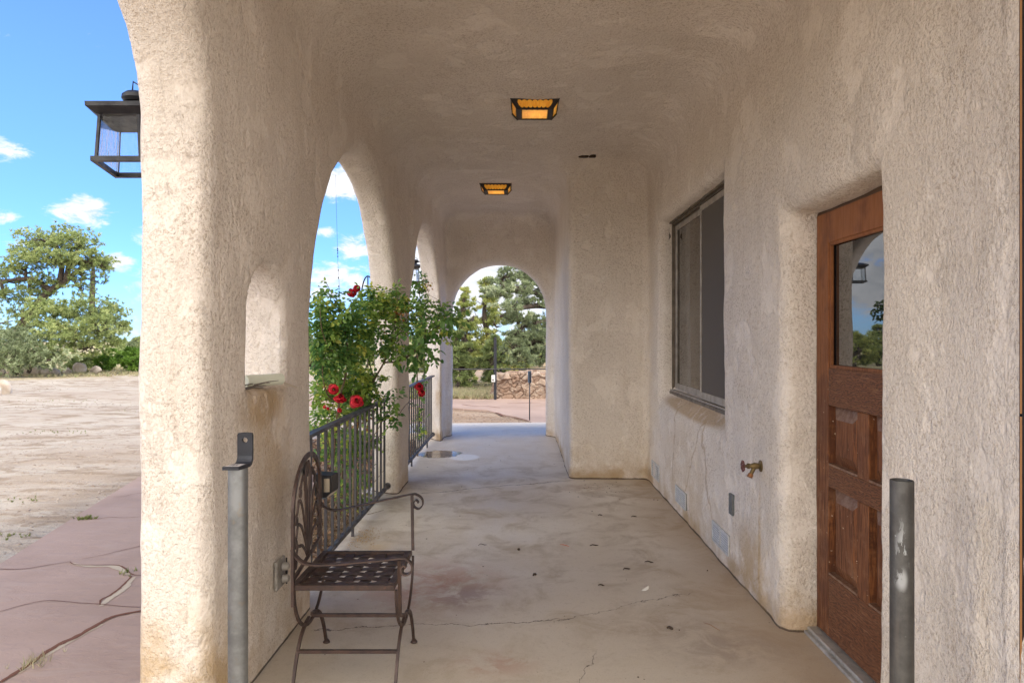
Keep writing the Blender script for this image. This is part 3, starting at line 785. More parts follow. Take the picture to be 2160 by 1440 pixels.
# dead snag rising behind the pinyon
sn = MB(); sn.tube([pp(192,700,33), pp(194,640,33), pp(196,580,33), pp(197,548,33)], 0, 6, [.16,.13,.10,.04])
for (a, b) in (((196,590),(214,600)), ((196,600),(182,612)), ((196,575),(210,568)), ((195,615),(212,622)), ((196,566),(186,560))):
    sn.tube([pp(*a, 33), pp(*b, 33)], 0, 4, [.03,.008])
tag(sn.build('dead_snag', M['bark'], None, smooth=True), 'bare grey snag standing up through the crown of the leaning pinyon', 'dead tree')

def shrub(name, label, px, py, rx, rz, d, m, n=260, group=None, tuft=(.16,.03,10), cat='shrub'):
    c = P(px, py, d); s = d/1500; base = (c.x, d, GZ)
    pads = [((c.x+random.uniform(-.5,.5)*rx*s, d+random.uniform(-.3,.3)*rx*s, c.z+random.uniform(-.35,.25)*rz*s), (rx*s*.6, rx*s*.6, rz*s*.7), n//4) for _ in range(5)]
    tr_ = [[(c.x+random.uniform(-.2,.2)*rx*s, d, GZ), (c.x+random.uniform(-.4,.4)*rx*s, d, c.z*.5), (c.x+random.uniform(-.6,.6)*rx*s, d, c.z)] for _ in range(3)]
    return tree(name, label, base, pads, tr_, m, group, tuft, 1., .05, cat=cat, clump=.16)
shrub('leafy_shrub', 'bright green round shrub left of the pair beside the drive', 232, 762, 26, 24, 31, M['bright'])
shrub('leafy_shrub', 'bright green shrub tallest at the drive, next to the porch pier edge', 282, 758, 30, 28, 30, M['bright'])
shrub('leafy_shrub', 'dusty green shrub behind the drive boulders under the pinyon', 165, 768, 26, 16, 30.5, M['pine'])
shrub('leafy_shrub', 'dull green shrub at the far left behind the boulders', 15, 765, 36, 22, 31, M['pine'])
shrub('leafy_shrub', 'dark green shrub between the two left boulders and the juniper', 90, 762, 34, 22, 32, M['pine_blue'])
shrub('leafy_shrub', 'olive shrub behind the pale upright boulder', 196, 764, 30, 22, 33, M['juniper'])
shrub('leafy_shrub', 'hazy green shrub low on the skyline beyond the bright pair', 258, 748, 40, 20, 44, M['pine'])
shrub('leafy_shrub', 'small green weed clump growing before the juniper trunks, through the end arch', 1000, 826, 9, 5, 19.5, M['bright'], 100, tuft=(.07,.015,8))

def bushy(px0, px1, ytop, d, m, name, label, group=None, n=1500, leanx=0, trunk_r=.16, ybase=790, dens=1.):
    """upright tree filling an image column between px0 and px1 from ybase up to ytop"""
    s = d/1500; cx = (px0+px1)/2; w = (px1-px0)/2; base = Vector(((cx-1100)*s, d, GZ)); top = P(cx+leanx, ytop, d)
    hgt = top.z-GZ; pads = []; k = 17
    for i in range(k):
        f = (i+.6)/k; z = GZ+hgt*(.10+.87*f); rad = w*s*math.sin(math.pi*min(.97, .28+.66*f))**.7
        a = i*2.4+random.uniform(-.4,.4); off = rad*(.58 if i < k-2 else .1)
        c = (base.x+(top.x-base.x)*f+math.cos(a)*off, d+math.sin(a)*off, z)
        pads.append((c, (rad*.55, rad*.55, hgt/k*1.35), n//k))
    tr = [[tuple(base), tuple(base.lerp(top, .3)+Vector((.15,0,0))), tuple(base.lerp(top, .6)-Vector((.1,0,0))), tuple(base.lerp(top, .93))]]
    for q in range(4):
        f = .12+.15*q; b = base.lerp(top, f); a = q*2.1+.5
        tr.append([tuple(b), tuple(b+Vector((math.cos(a)*w*s*.4, math.sin(a)*w*s*.4, hgt*.07))), tuple(b+Vector((math.cos(a)*w*s*.8, math.sin(a)*w*s*.8, hgt*.16)))])
    return tree(name, label, tuple(base), pads, tr, m, group, (.11*max(1, d/24), .013*max(1, d/24), 18), dens*1.1, trunk_r, clump=.17*max(1, d/26))
# trees beyond the end arch
bushy(952, 1008, 612, 23, M['juniper'], 'juniper_tree', 'yellow green juniper leftmost in the end arch, thin crown', n=900)
bushy(992, 1064, 580, 24, M['juniper'], 'juniper_tree', 'tall yellow green juniper with a bare grey trunk in the middle of the end arch', n=1200)
bushy(930, 1000, 700, 20.5, M['pine'], 'juniper_tree', 'low dense green juniper before the taller ones, left in the end arch', n=900, trunk_r=.12)
bushy(1010, 1075, 712, 21, M['pine'], 'juniper_tree', 'low green juniper just left of the rubble wall, dark twisted trunk', n=900, trunk_r=.14)
bushy(1060, 1120, 700, 27, M['juniper'], 'juniper_tree', 'pale juniper low behind the rubble wall below the big pinyon limb', n=800)
bushy(860, 935, 640, 24, M['pine'], 'juniper_tree', 'green juniper seen between the two far arcade piers', n=1100)
# big pinyon at the right of the arch: spreading tiers of branches
d0 = 20.
pads = [pad(1062,590,30,18,190,d0), pad(1090,578,36,16,220,d0), pad(1130,575,34,20,240,d0), pad(1150,600,36,20,240,d0), pad(1060,618,32,12,150,19.4), pad(1095,610,40,14,230,19.6), pad(1125,640,40,12,180,d0), pad(1078,645,34,10,130,19), pad(1100,668,34,10,130,19.2), pad(1072,672,26,8,90,19.2),
        pad(1135,680,34,14,190,19.6), pad(1105,705,34,18,220,19.3), pad(1085,728,26,18,180,19.1), pad(1130,722,34,22,240,19.5), pad(1100,752,30,16,150,19), pad(1150,750,30,22,190,19.6), pad(1200,620,50,40,300,20.5), pad(1200,700,50,40,300,20.5), pad(1190,570,40,30,200,20.5)]
trunk = [[pp(1260,792,20.5), pp(1250,740,20.5), pp(1240,680,20.5), pp(1225,610,20.5), pp(1205,540,20.5)],
         [pp(1240,690,20.5), pp(1190,655,20.3), pp(1140,645,20), pp(1090,652,19.4), pp(1055,668,19.2)], [pp(1238,680,20.5), pp(1180,640,20.2), pp(1120,615,19.9), pp(1060,600,19.6)],
         [pp(1245,720,20.5), pp(1180,715,20), pp(1120,720,19.4), pp(1080,735,19.1)], [pp(1230,640,20.5), pp(1170,600,20), pp(1110,582,d0), pp(1060,585,d0)],
         [pp(1190,655,20.3), pp(1150,675,19.8), pp(1100,690,19.3)]]
tree('pinyon_pine', 'big grey green pinyon pine with sweeping low limbs, right in the end arch', (2.2, 20.5, GZ), pads, trunk, M['pine_blue'], tuft=(.10,.011,18), dens=.9, trunk_r=.22, clump=.13)
# woodland further out: individual junipers ringing the clearing
gr = 'junipers and pinyons ringing the dirt clearing'
spots = [(285,715,30,45),(262,722,24,52),(330,690,60,38),(395,660,70,36),(460,700,70,33),(520,690,60,38),(590,700,70,32),(650,705,60,36),(720,700,70,34),(790,690,60,38),(900,700,60,34),(985,720,70,36),(1045,715,60,40),(1110,700,70,34),(1180,690,60,36),(1250,690,70,34)]
kinds = ['far juniper low on the skyline, just left of the near pier', 'tiny far juniper on the skyline beside the big pinyon', 'juniper hidden mostly behind the near pier, left one', 'tall juniper standing behind the near pier',
         'broad juniper standing behind the small wall niche', 'juniper beyond the niche, between it and the first arcade arch', 'green juniper behind the left side of the climbing rose', 'juniper behind the middle of the climbing rose', 'juniper behind the rose blooms in the first arcade arch',
         'juniper behind the first round pier', 'juniper glimpsed between the piers low behind the rose', 'distant juniper behind the yellow ones, left in the end arch', 'distant juniper behind the black post in the end arch', 'distant juniper behind the rubble wall', 'distant juniper past the right jamb of the end arch', 'distant juniper hidden by the stepped porch wall']
for (px, yt, w, d), lb in zip(spots, kinds):
    bushy(px-w/2*30/d*1.6, px+w/2*30/d*1.6, yt, d, random.choice((M['pine'], M['juniper'], M['pine_blue'])), 'juniper_tree', lb, gr, n=650)

for (px, yt, w, d), lb in zip([(-90,640,120,37),(-260,655,130,40),(-420,620,120,36),(-600,660,140,42),(-800,630,140,38),(-1010,650,150,41)],
        ['juniper just outside the left border beside the big pinyon', 'low wide juniper second beyond the left border', 'tall juniper third beyond the left border', 'far rounded juniper fourth beyond the left border', 'dark juniper fifth beyond the left border', 'broad juniper sixth and last beyond the left border']):
    bushy(px-w, px+w, yt, d, random.choice((M['pine'], M['juniper'], M['pine_blue'])), 'juniper_tree', lb, gr, n=700)

# ------------------------------------------------------------------ boulders, grass, pebbles
def rock(mb, c, r, seed=0, sub=3, rough_=.16):
    import bmesh
    bm = bmesh.new(); bmesh.ops.create_icosphere(bm, subdivisions=sub, radius=1)
    rs = np.random.default_rng(seed); dirs = rs.normal(size=(9,3)); dirs /= np.linalg.norm(dirs, axis=1)[:,None]; cut = rs.uniform(.62,.95,9)
    vs = []
    for v in bm.verts:
        p = np.array(v.co)
        for dd, cc in zip(dirs, cut):
            k = p@dd
            if k > cc: p = p-dd*(k-cc)*.9
        p = p*(1+rough_*.3*math.sin(p[0]*7+seed)*math.sin(p[1]*6+seed*2)*math.sin(p[2]*8))
        vs.append((c[0]+p[0]*r[0], c[1]+p[1]*r[1], c[2]+p[2]*r[2]))
    fs = [tuple(v.index for v in f.verts) for f in bm.faces]; bm.free(); mb.add(vs, fs); return len(fs)
def boulder(px0, px1, py0, py1, label, seed, group=None):
    d = 1.57*1500/(py1-708); s = d/1500; c = ((px0+px1)/2-1100)*s; z1 = 1.45-(py0-708)*s
    mb = MB(); rock(mb, (c, d, (GZ+z1)/2-.03), ((px1-px0)/2*s, (px1-px0)/2*s*.7, (z1-GZ)/2+.05), seed)
    tag(mb.build('boulder', M['rock'], None, smooth='angle'), label, 'boulder', group)
gb = 'boulders edging the drive'
boulder(44,94,769,791,'long flat tan boulder, widest in the row edging the drive',1,gb)
boulder(86,126,776,791,'low flat boulder right of the widest one',2,gb)
boulder(10,40,774,789,'grey green boulder at the left end of the row',3,gb)
boulder(-22,12,778,793,'low pale boulder cut by the left edge of the view',9,gb)
boulder(154,182,763,788,'pale upright boulder, sharpest in the row',4,gb)
boulder(190,214,772,788,'small pale boulder at the right end of the row',5,gb)
boulder(132,152,776,788,'small rounded boulder half hidden in dry grass',6,gb)
boulder(-14,24,802,834,'light boulder nearer on the drive at the left edge',7)
boulder(-30,4,810,838,'brown boulder nearest, cut by the left edge of the view',8)
def scatter_ground(px0, px1, py0, py1, n):
    px = rng.uniform(px0, px1, n); py = 708+1/(rng.uniform(1/(py1-708), 1/(py0-708), n))
    d = 1.57*1500/(py-708); return np.stack([(px-1100)*d/1500, d, np.full(n, GZ)], 1)
def grass(name, label, cent, L, w, K=7, m='drygrass'):
    cent = cent+rng.normal(size=cent.shape)*np.array((.02,.02,0))
    V_, F = blades(cent, K, L, w, None, 1.6)
    ti = np.repeat(rng.uniform(0, 1, len(cent)), K)
    tag(mesh_obj(name, V_, F, M[m], None, False, tint=ti), label, 'grass', kind='stuff')
grass('dry_grass', 'dry straw grass along the foot of the boulders', np.concatenate([scatter_ground(-60, 300, 786, 796, 450), scatter_ground(-60, 330, 777, 786, 900)]), .15, .012)
grass('dry_grass', 'pale dry grass strip before the junipers beyond the end arch', np.concatenate([scatter_ground(850, 1042, 828, 843, 2200), scatter_ground(850, 1042, 812, 830, 900)]), .16, .01)
cl = np.concatenate([np.array([tuple(gp(x, y, GZ))])+rng.normal(size=(k,3))*np.array((s_*1.8, s_*.7, 0)) for x, y, k, s_ in ((105,912,26,.25),(70,830,50,.5),(30,1055,14,.08),(285,870,24,.3),(120,845,30,.4),(10,1133,12,.06))])
grass('green_tufts', 'short green weed tufts scattered on the dirt drive', cl, .03, .004, 6, 'weed')
cl = np.array([tuple(gp(184,1094))])+rng.normal(size=(26,3))*np.array((.03,.015,0))
grass('path_weed', 'small green weed in a joint of the flagstone path', cl, .03, .005, 6, 'weed')
cl = np.array([tuple(gp(276,1208))])+rng.normal(size=(10,3))*np.array((.02,.02,0))
grass('path_weed', 'thin green weed where three flagstone joints meet by the pier', cl, .04, .003, 5, 'weed')
cl = np.concatenate([np.array([tuple(gp(x,y))])+rng.normal(size=(9,3))*np.array((.03,.02,0)) for x, y in ((60,1405),(72,1396),(84,1390))])
grass('joint_grass', 'pale dry grass blades in the widest flagstone joint', cl, .05, .002, 4)
def pebbles(name, label, cent, r0, r1, m):
    import itertools
    n = len(cent); o = np.array([[1,0,0],[-1,0,0],[0,1,0],[0,-1,0],[0,0,1],[0,0,-.5]], float)
    f = np.array([[0,2,4],[2,1,4],[1,3,4],[3,0,4],[2,0,5],[1,2,5],[3,1,5],[0,3,5]])
    r = r0*(r1/r0)**(rng.uniform(0,1,n)**3.0); s = r[:,None]*np.stack([rng.uniform(.7,1.3,n), rng.uniform(.7,1.3,n), rng.uniform(.4,.7,n)], 1)
    V_ = (cent[:,None,:]+o[None]*s[:,None,:]*rng.uniform(.75,1.25,(n,6,1))).reshape(-1,3); F = (f[None]+(np.arange(n)*6)[:,None,None]).reshape(-1,3)
    tag(mesh_obj(name, V_, F, m, None, True, tint=np.repeat(rng.uniform(0,1,n), 8)), label, 'gravel', kind='stuff')
pebbles('gravel', 'loose gravel and stones strewn over the dirt drive', np.concatenate([scatter_ground(-40, 310, 790, 1200, 5200), scatter_ground(-40,310,850,1200,2200)]), .004, .026, M['pebble'])
pebbles('gravel', 'fine gravel on the bare soil patch beyond the end arch', scatter_ground(940, 1110, 860, 892, 1500), .008, .03, M['wall_rock'])
# keep the planting bed litter behind the railings
n = 9000
lc = np.stack([rng.uniform(-3.4, -1.33, n), rng.uniform(3.9, 10.5, n), np.full(n, GZ+.01)], 1)
keep = (lc[:,0] > -1.62-np.clip((lc[:,1]-4.4)*.6,0,.45)-np.clip((lc[:,1]-7.5)*.45,0,2)); lc = lc[keep]; lc[:,2] += rng.uniform(0,.03,len(lc))
dd_ = rng.normal(size=lc.shape)*np.array((1,1,.35)); V_, F = leafs(lc, dd_, .055, .016, .5)
tag(mesh_obj('leaf_litter', V_, F, M['litter'], None, False, tint=np.repeat(rng.uniform(0,1,len(lc)), 2)), 'brown fallen leaves covering the bed behind the porch railings', 'leaf litter', kind='stuff')
tw = MB()
for _ in range(90):
    a = Vector((random.uniform(-1.75,-1.4), random.uniform(4.9,7.0), GZ+.03)); dr = Vector((random.uniform(-1,1), random.uniform(-1,1), random.uniform(0,1.0))).normalized()*random.uniform(.15,.55)
    tw.tube([a, a+dr*.5+Vector((0,0,.03)), a+dr], 0, 4, [.004,.003,.0015], cap=False)
tag(tw.build('dead_twigs', M['cane'], None, fixn=False), 'tangle of dry twigs under the climbing rose', 'twigs', kind='stuff')
for (px, py, r, sd_, lb) in ((775,1052,.085,21,'pale lichened stone lying in the bed behind the first railing'), (745,1088,.06,22,'pinkish stone half buried in leaves behind the first railing'), (718,1112,.035,23,'small white stone in the leaves near the railing foot')):
    c = gp(px, py, GZ); mb = MB(); rock(mb, (min(c.x,-1.42), c.y, GZ+r*.5), (r*1.2, r, r*.8), sd_); tag(mb.build('garden_stone', M['rock'], None, smooth='angle'), lb, 'stone')

# ------------------------------------------------------------------ rubble stone wall beyond the arch
sw = thing('rubble_wall', 'low reddish rubble stone wall beyond the end arch', 'stone wall', (2, 17.8, GZ))
def rubble():
    rs = np.random.default_rng(11); h = .0125
    # the face runs along x, turns the rounded left end and goes over the top
    us = np.arange(-.45, 6.1, h); vs_ = np.arange(0, .92, h)
    pts = np.stack([rs.uniform(-.6, 6.2, 230), rs.uniform(-.1, .66, 230)], 1); cap = np.stack([rs.uniform(-.6,6.2,40), rs.uniform(.70,.9,40)], 1)
    pts = np.concatenate([pts, cap]); tn = rs.random(len(pts)); tilt = rs.normal(0, .16, (len(pts), 2)); hh = rs.uniform(.02, .07, len(pts))
    U, Vv = np.meshgrid(us, vs_, indexing='ij'); w = .03*np.sin(U*23+Vv*9)+.02*np.sin(U*9-Vv*31)
    G = np.stack([(U+w).ravel(), (Vv+w).ravel()], 1); asp = np.array((1, 1.45))
    D_ = np.linalg.norm((G[:,None]-pts[None])*asp, axis=2); o = np.argsort(D_, axis=1)[:, :2]; i0 = o[:,0]
    r_ = np.arange(len(G)); e = D_[r_, o[:,1]]-D_[r_, i0]
    rel = G-pts[i0]; hgt = (hh[i0]+rel[:,0]*tilt[i0,0]+rel[:,1]*tilt[i0,1])*np.clip(e/.045, 0, 1)**.5+.006*np.sin(G[:,0]*61)*np.sin(G[:,1]*53)
    top = .62; P_ = []
    Uf, Vf = U.ravel(), Vv.ravel()
    z = GZ+np.minimum(Vf, top)+.025*np.sin(Uf*2.3)*(Vf > .5); back = np.maximum(Vf-top, 0)
    ang = np.clip(-Uf/.28, 0, 1.6); x = np.where(Uf < 0, -.40-.28*np.sin(ang), Uf-.40); y = 17.60+np.where(Uf < 0, .28*(1-np.cos(ang)), 0)+back
    nx_ = np.where(Uf < 0, -np.sin(ang), 0); ny_ = -np.where(Uf < 0, np.cos(ang), 1.); onface = Vf <= top
    x = x+nx_*hgt*onface-(np.clip(.35-Vf, 0, 1)*.35*(Uf < .15)*np.clip(1-Uf/.15, 0, 1)); y = y+ny_*hgt*onface; z = z+hgt*(~onface)
    V_ = np.stack([x, y, z], 1); n2 = len(vs_); i, j = np.meshgrid(np.arange(len(us)-1), np.arange(n2-1), indexing='ij'); a = (i*n2+j).ravel()
    F = np.stack([a, a+n2, a+n2+1, a+1], 1); ti = np.where(e[a] < .012, 0, .15+.85*tn[i0[a]])
    mesh_obj('stone', V_, F, M['wall_rock'], sw, True, tint=ti)
rubble()
# black post with a small white notice, at the end of the rubble wall
bp = thing('metal_post', 'black square metal post with a white notice at the end of the rubble wall', 'post', (-.64, 17.3, GZ))
s = 17.3/1500
MB().bbox((-.64-.034, 17.26, GZ), (-.64+.034, 17.35, 1.41), .006).build('pole', M['blackpaint'], bp)
MB().bbox((-.69-.04, 17.235, .33), (-.69+.05, 17.255, .50), .003).build('notice', mat('notice_white', (.62,.62,.60), .6), bp)
nb = MB(); nb.box((-.705, 17.2335, .36), (-.675, 17.2346, .40)); nb.build('print', M['ventdark'], bp)
# pipe rail with a thin stake and blue-grey box
pr = thing('pipe_rail', 'long thin dark pipe rail crossing the end arch at hand height', 'handrail', (0, 13.15, .84))
MB().tube([(-2.6, 13.2, .835), (-1, 13.17, .83), (.6, 13.15, .836), (3.4, 13.12, .83)], .011, 8).build('pipe', M['rail'], pr, smooth=True)
for x in (-2.6, 3.4): MB().tube([(x, 13.17, GZ), (x, 13.17, .84)], .02, 8).build('post', M['rail'], pr, smooth=True)
sk = thing('marker_stake', 'thin dark stake topped by a blue grey box at the terrace corner', 'stake', (.15, 13.1, GZ))
MB().tube([(.15, 13.08, GZ), (.15, 13.08, .60)], .010, 8).build('rod', M['blackpaint'], sk, smooth=True)
BG = mat('blue_grey_metal', metal=.2, fn=metal_fn((.10,.14,.19), (.07,.10,.14), 12, (.03,.03,.04), .3))
MB().bbox((.118, 13.05, .585), (.182, 13.11, .80), .008).build('box', BG, sk)
b_ = MB(); b_.tube([(.135, 13.05, .80), (.15, 13.05, .86), (.165, 13.05, .80)], .006, 6); b_.bbox((.148, 13.035, .60), (.176, 13.049, .79), .003); b_.build('hanger', M['blackpaint'], sk)

# ------------------------------------------------------------------ arcade railings
def railing(y0, y1, top, bot, label, feet):
    t = thing('iron_railing', label, 'railing', (-1.22, (y0+y1)/2, 0), 'iron railings across the arcade openings')
    x = -1.22
    MB().bbox((x-.026, y0, top-.017), (x+.026, y1, top+.004), .003).build('handrail', M['rail'], t)
    MB().bbox((x-.016, y0+.01, bot-.016), (x+.016, y1-.01, bot+.012), .003).build('bottom_rail', M['rail'], t)
    y = y0+.10
    while y < y1-.06:
        MB().box((x-.008, y-.008, bot), (x+.008, y+.008, top-.016)).build('baluster', M['rail'], t); y += .158
    for yy in feet: MB().box((x-.009, yy-.009, 0.001), (x+.009, yy+.009, bot-.012)).build('foot', M['rail'], t)
    k = MB(); M_ = Matrix.Rotation(R(-90), 3, 'X'); k.lathe([(.0,0),(.03,0),(.03,.02),(.02,.03)], (x, y1-.03, bot), 12, M=M_); k.build('end_socket', M['rail'], t)
    return t
railing(3.70, 6.49, .885, .085, 'nearer dark iron railing between the niche wall and first round pier, roses leaning on it', (5.14,))
railing(7.0, 9.80, .905, .095, 'farther dark iron railing ending at the last arcade pier', (7.9, 9.2))

# ------------------------------------------------------------------ climbing rose
rose = thing('climbing_rose', 'overgrown climbing rose bush with red blooms hanging over the nearer railing', 'rose bush', (-1.5, 5.6, GZ))
cn = MB(); tips = []
def cane(pts, r0, r1=None, n=6):
    q = spline([P(*p) if isinstance(p, tuple) and len(p) == 3 else p for p in pts], 6); N = len(q); r1 = r1 or r0*.4
    MB().tube(q, 0, n, [r0+(r1-r0)*k/(N-1) for k in range(N)], cap=False).build('cane', M['cane'], rose, True, fixn=False); return q
main = [cane([(700,1120,5.6),(702,980,5.6),(715,850,5.5),(727,800,5.4),(735,755,5.4),(728,700,5.4)], .013),
        cane([(745,1090,6.0),(748,960,6.0),(760,870,6.0),(790,800,5.9),(812,760,5.8),(826,715,5.8),(835,670,5.7)], .013),
        cane([(808,764,5.8),(840,762,5.75),(870,745,5.7),(900,712,5.6),(935,680,5.5),(957,668,5.4)], .008),
        cane([(720,1110,6.3),(724,960,6.2),(740,860,6.1),(760,800,6.0),(790,740,6.0),(800,690,6.0)], .010),
        cane([(826,715,5.8),(850,700,5.7),(880,690,5.7),(900,670,5.6)], .005), cane([(790,800,5.9),(770,740,5.8),(750,700,5.7),(745,650,5.6)], .006),
        cane([(735,755,5.4),(700,740,5.2),(680,700,5.1),(675,650,5.1)], .006), cane([(728,700,5.4),(712,650,5.3),(690,600,5.3),(677,592,5.3)], .004),
        cane([(835,670,5.7),(838,630,5.7),(832,592,5.7)], .0035), cane([(812,760,5.8),(800,700,5.9),(790,640,5.9),(765,620,5.9),(750,605,5.9)], .004),
        cane([(760,970,6.3),(790,930,6.2),(830,890,6.1),(855,855,6.0),(880,835,5.9),(888,822,5.85)], .0045), cane([(745,1090,6.0),(770,960,6.0),(800,900,6.0),(822,860,5.95),(815,830,5.95)], .005),
        cane([(880,1010,8.6),(882,880,8.5),(880,760,8.3),(890,680,8.2),(885,620,8.1),(880,575,8.1)], .010), cane([(890,690,8.2),(915,660,8.0),(935,650,7.9),(945,640,7.8)], .004),
        cane([(880,740,8.3),(930,650,8.0),(900,620,8.1)], .004), cane([(715,850,5.5),(690,830,5.3),(680,780,5.2),(690,730,5.2)], .006),
        cane([(700,980,5.6),(690,900,5.4),(704,850,5.2),(704,825,5.1)], .004), cane([(748,960,6.0),(735,900,5.5),(752,850,5.2)], .004), cane([(715,900,5.5),(717,845,5.1)], .003)]
# dry bare twiglets in the open middle
for _ in range(55):
    a = random.choice(main[1]+main[3]+main[2]+main[4]); dr = Vector((random.gauss(0,.6), random.gauss(0,.5), random.gauss(.5,.5))).normalized()*random.uniform(.08,.28)
    cn.tube([a, a+dr*.5+Vector((.01,0,.01)), a+dr], 0, 4, [.003,.0022,.001], cap=False)
tag(cn.build('dry_twiglets', M['cane'], rose, True, fixn=False), kind='stuff')
# leaf masses: (px, py, d, rx, rz, leaflets, yellow bias)
LM = [(690,632,5.3,30,30,300,.4),(678,700,5.2,22,50,560,.3),(715,690,5.3,40,48,800,.2),(757,680,5.5,36,52,820,.45),(785,645,5.7,38,38,680,.55),(825,635,5.8,32,34,520,.5),(848,670,5.7,24,40,380,.45),
      (695,755,5.3,38,36,620,.3),(745,745,5.6,34,30,460,.4),(800,720,5.8,36,34,420,.4),(840,745,5.7,22,22,180,.25),
      (685,815,5.6,30,40,420,.55),(730,800,5.8,42,40,700,.65),(775,810,5.9,30,42,480,.5),(690,890,5.6,34,42,420,.5),(755,850,5.9,38,34,560,.45),(715,940,6.0,50,36,560,.45),(765,930,6.2,34,44,440,.45),(735,1010,6.2,50,44,480,.4),(818,880,6.0,20,26,130,.25),(828,840,5.9,18,26,70,.25),
      (700,800,6.6,36,80,260,.8),(745,810,6.8,50,80,300,.8),(720,880,6.9,60,60,360,.8),
      (905,690,5.6,30,18,130,.2),(935,690,5.5,22,26,150,.12),(950,665,5.4,10,14,50,.1),(900,740,5.6,24,26,110,.1),(870,770,5.7,12,20,50,.12),
      (885,640,8.1,16,46,520,.2),(905,655,8.0,26,24,320,.25),(935,655,7.9,20,18,150,.2),(884,592,8.1,14,20,180,.3),(890,700,8.2,18,26,180,.25),(884,830,8.4,14,40,150,.45),(888,900,8.5,14,34,130,.6),
      (745,1060,6.2,44,24,220,.4)]
LC = []; LD = []; LT = []
for (px, py, d, rx, rz, n, yb) in LM:
    n = int(n*(.74 if py < 780 else .85)); c = P(px, py, d); s = d/1500; ns = max(4, n//5)
    q, o = in_ell(tuple(c), (rx*s, rx*s*1.0, rz*s), ns, .2)
    for i in range(ns):
        ax = rng.normal(size=3)*.7+o[i]*.5; ax[2] -= .15; ax /= np.linalg.norm(ax); side = np.cross(ax, (0,0,1.)); side /= np.linalg.norm(side)+1e-6
        tt = np.clip(rng.normal(yb-.05, .30), 0, 1)
        for (al, sd_) in ((.0,-1),(.0,1),(.035,-1),(.035,1),(.055,0)):
            LC.append(q[i]+ax*al+side*sd_*.006); LD.append(ax*(.45 if sd_ else 1)+side*sd_*.9+np.array((0,0,-.25))); LT.append(tt)
LC = np.array(LC); LD = np.array(LD); ok = ~((LC[:,0] > -1.42) & (LC[:,0] < -1.08) & (LC[:,1] > 6.42) & (LC[:,1] < 7.08)); LC, LD, LT = LC[ok], LD[ok], np.array(LT)[ok]
V_, F = leafs(LC, LD, .046, .0165); mesh_obj('leaves', V_, F, M['roseleaf'], rose, False, tint=np.clip(np.repeat(LT, 2)+rng.normal(0,.06,len(LT)*2), 0, 1))
# the leafy branch tip reaching into the porch has larger leaves
qb = main[2]; LC = []; LD = []
for k in range(120):
    a = random.choice(qb[8:]); o_ = np.array((random.gauss(0,.05), random.gauss(0,.06), random.gauss(-.02,.055)))
    LC.append(np.array(a)+o_); LD.append(o_*4+np.array((random.uniform(-.2,.5), random.uniform(-.3,.3), -.75)))
V_, F = leafs(np.array(LC), np.array(LD), .062, .023); mesh_obj('leaves', V_, F, M['roseleaf'], rose, False, tint=np.clip(rng.normal(.12,.08,len(F)), 0, 1))
q_, o_ = [], []
for (px, py, d, rx, n) in ((690,800,5.8,24,60),(700,830,5.7,20,40),(850,660,5.7,16,24),(760,880,6.0,26,40),(800,690,5.8,24,26),(900,600,8.1,14,20)):
    a_, b2 = in_ell(tuple(P(px, py, d)), (rx*d/1500,)*3, n, .1); q_.append(a_); o_.append(b2*np.array((1,1,.4))+np.array((0,0,-.8)))
V_, F = leafs(np.concatenate(q_), np.concatenate(o_), .034, .010, .6)
mesh_obj('wilted_leaves', V_, F, leaf_mat('wilted', (.30,.12,.04), (.50,.24,.07), (.62,.36,.12), .7, .4), rose, False, tint=rng.uniform(0, 1, len(F)))
def bloom(px, py, d, r, face=(.3,-1,.35)):
    r *= 1.15; c = np.array(P(px, py, d)); f = np.array(face, float)+rng.normal(size=3)*.25; f /= np.linalg.norm(f)
    a = np.cross(f, (0,0,1.)); a /= np.linalg.norm(a); b = np.cross(a, f); vs = []; fs = []; ti = []
    for ring, (rr_, hh, n, tilt, tv) in enumerate(((1.,-.1,7,.25,.35),(.82,.1,6,.6,.55),(.6,.28,6,1.1,.75),(.38,.42,5,1.6,.5),(.2,.5,4,2.2,.2))):
        for i in range(n):
            th = 2*math.pi*i/n+ring*.55+rng.uniform(-.1,.1); R0 = .12*r; w = 1.35*math.pi/n
            o = len(vs); jr = rng.uniform(.85, 1.15); jt_ = rng.uniform(-.3, .3); jh = rng.uniform(-.12, .12)
            for u in (0,.5,.85,1.):
                for v_ in (-1,-.5,0,.5,1):
                    rad = R0+(rr_*r*jr-R0)*u*(1-.18*v_*v_*(u > .8)); ang = th+v_*w*(.35+.65*math.sin(u*1.9))
                    h_ = hh*r*.8+r*.45*tilt*u*u*.6-.20*r*(u > .9)*(1-.5*abs(v_))+jh*r+.06*r*(1-v_*v_)
                    vs.append(c+a*math.cos(ang)*rad+b*math.sin(ang)*rad+f*h_)
            for iu in range(3):
                for iv in range(4): k = o+iu*5+iv; fs.append((k,k+1,k+6,k+5)); ti.append(min(1,max(0,tv+jt_+.25*(iu-1))))
    mesh_obj('rose_bloom', [tuple(v) for v in vs], fs, M['petal'], rose, True, False, tint=ti)
for b_ in ((704,821,5.1,.034),(717,840,5.1,.038),(752,846,5.15,.044),(744,617,5.7,.032),(753,608,5.75,.03),(739,620,5.7,.022),(744,654,5.7,.014),(716,865,5.2,.016),(884,816,5.85,.034),(889,828,5.85,.03),(684,858,5.2,.012),(692,861,5.2,.011)):
    bloom(*b_)

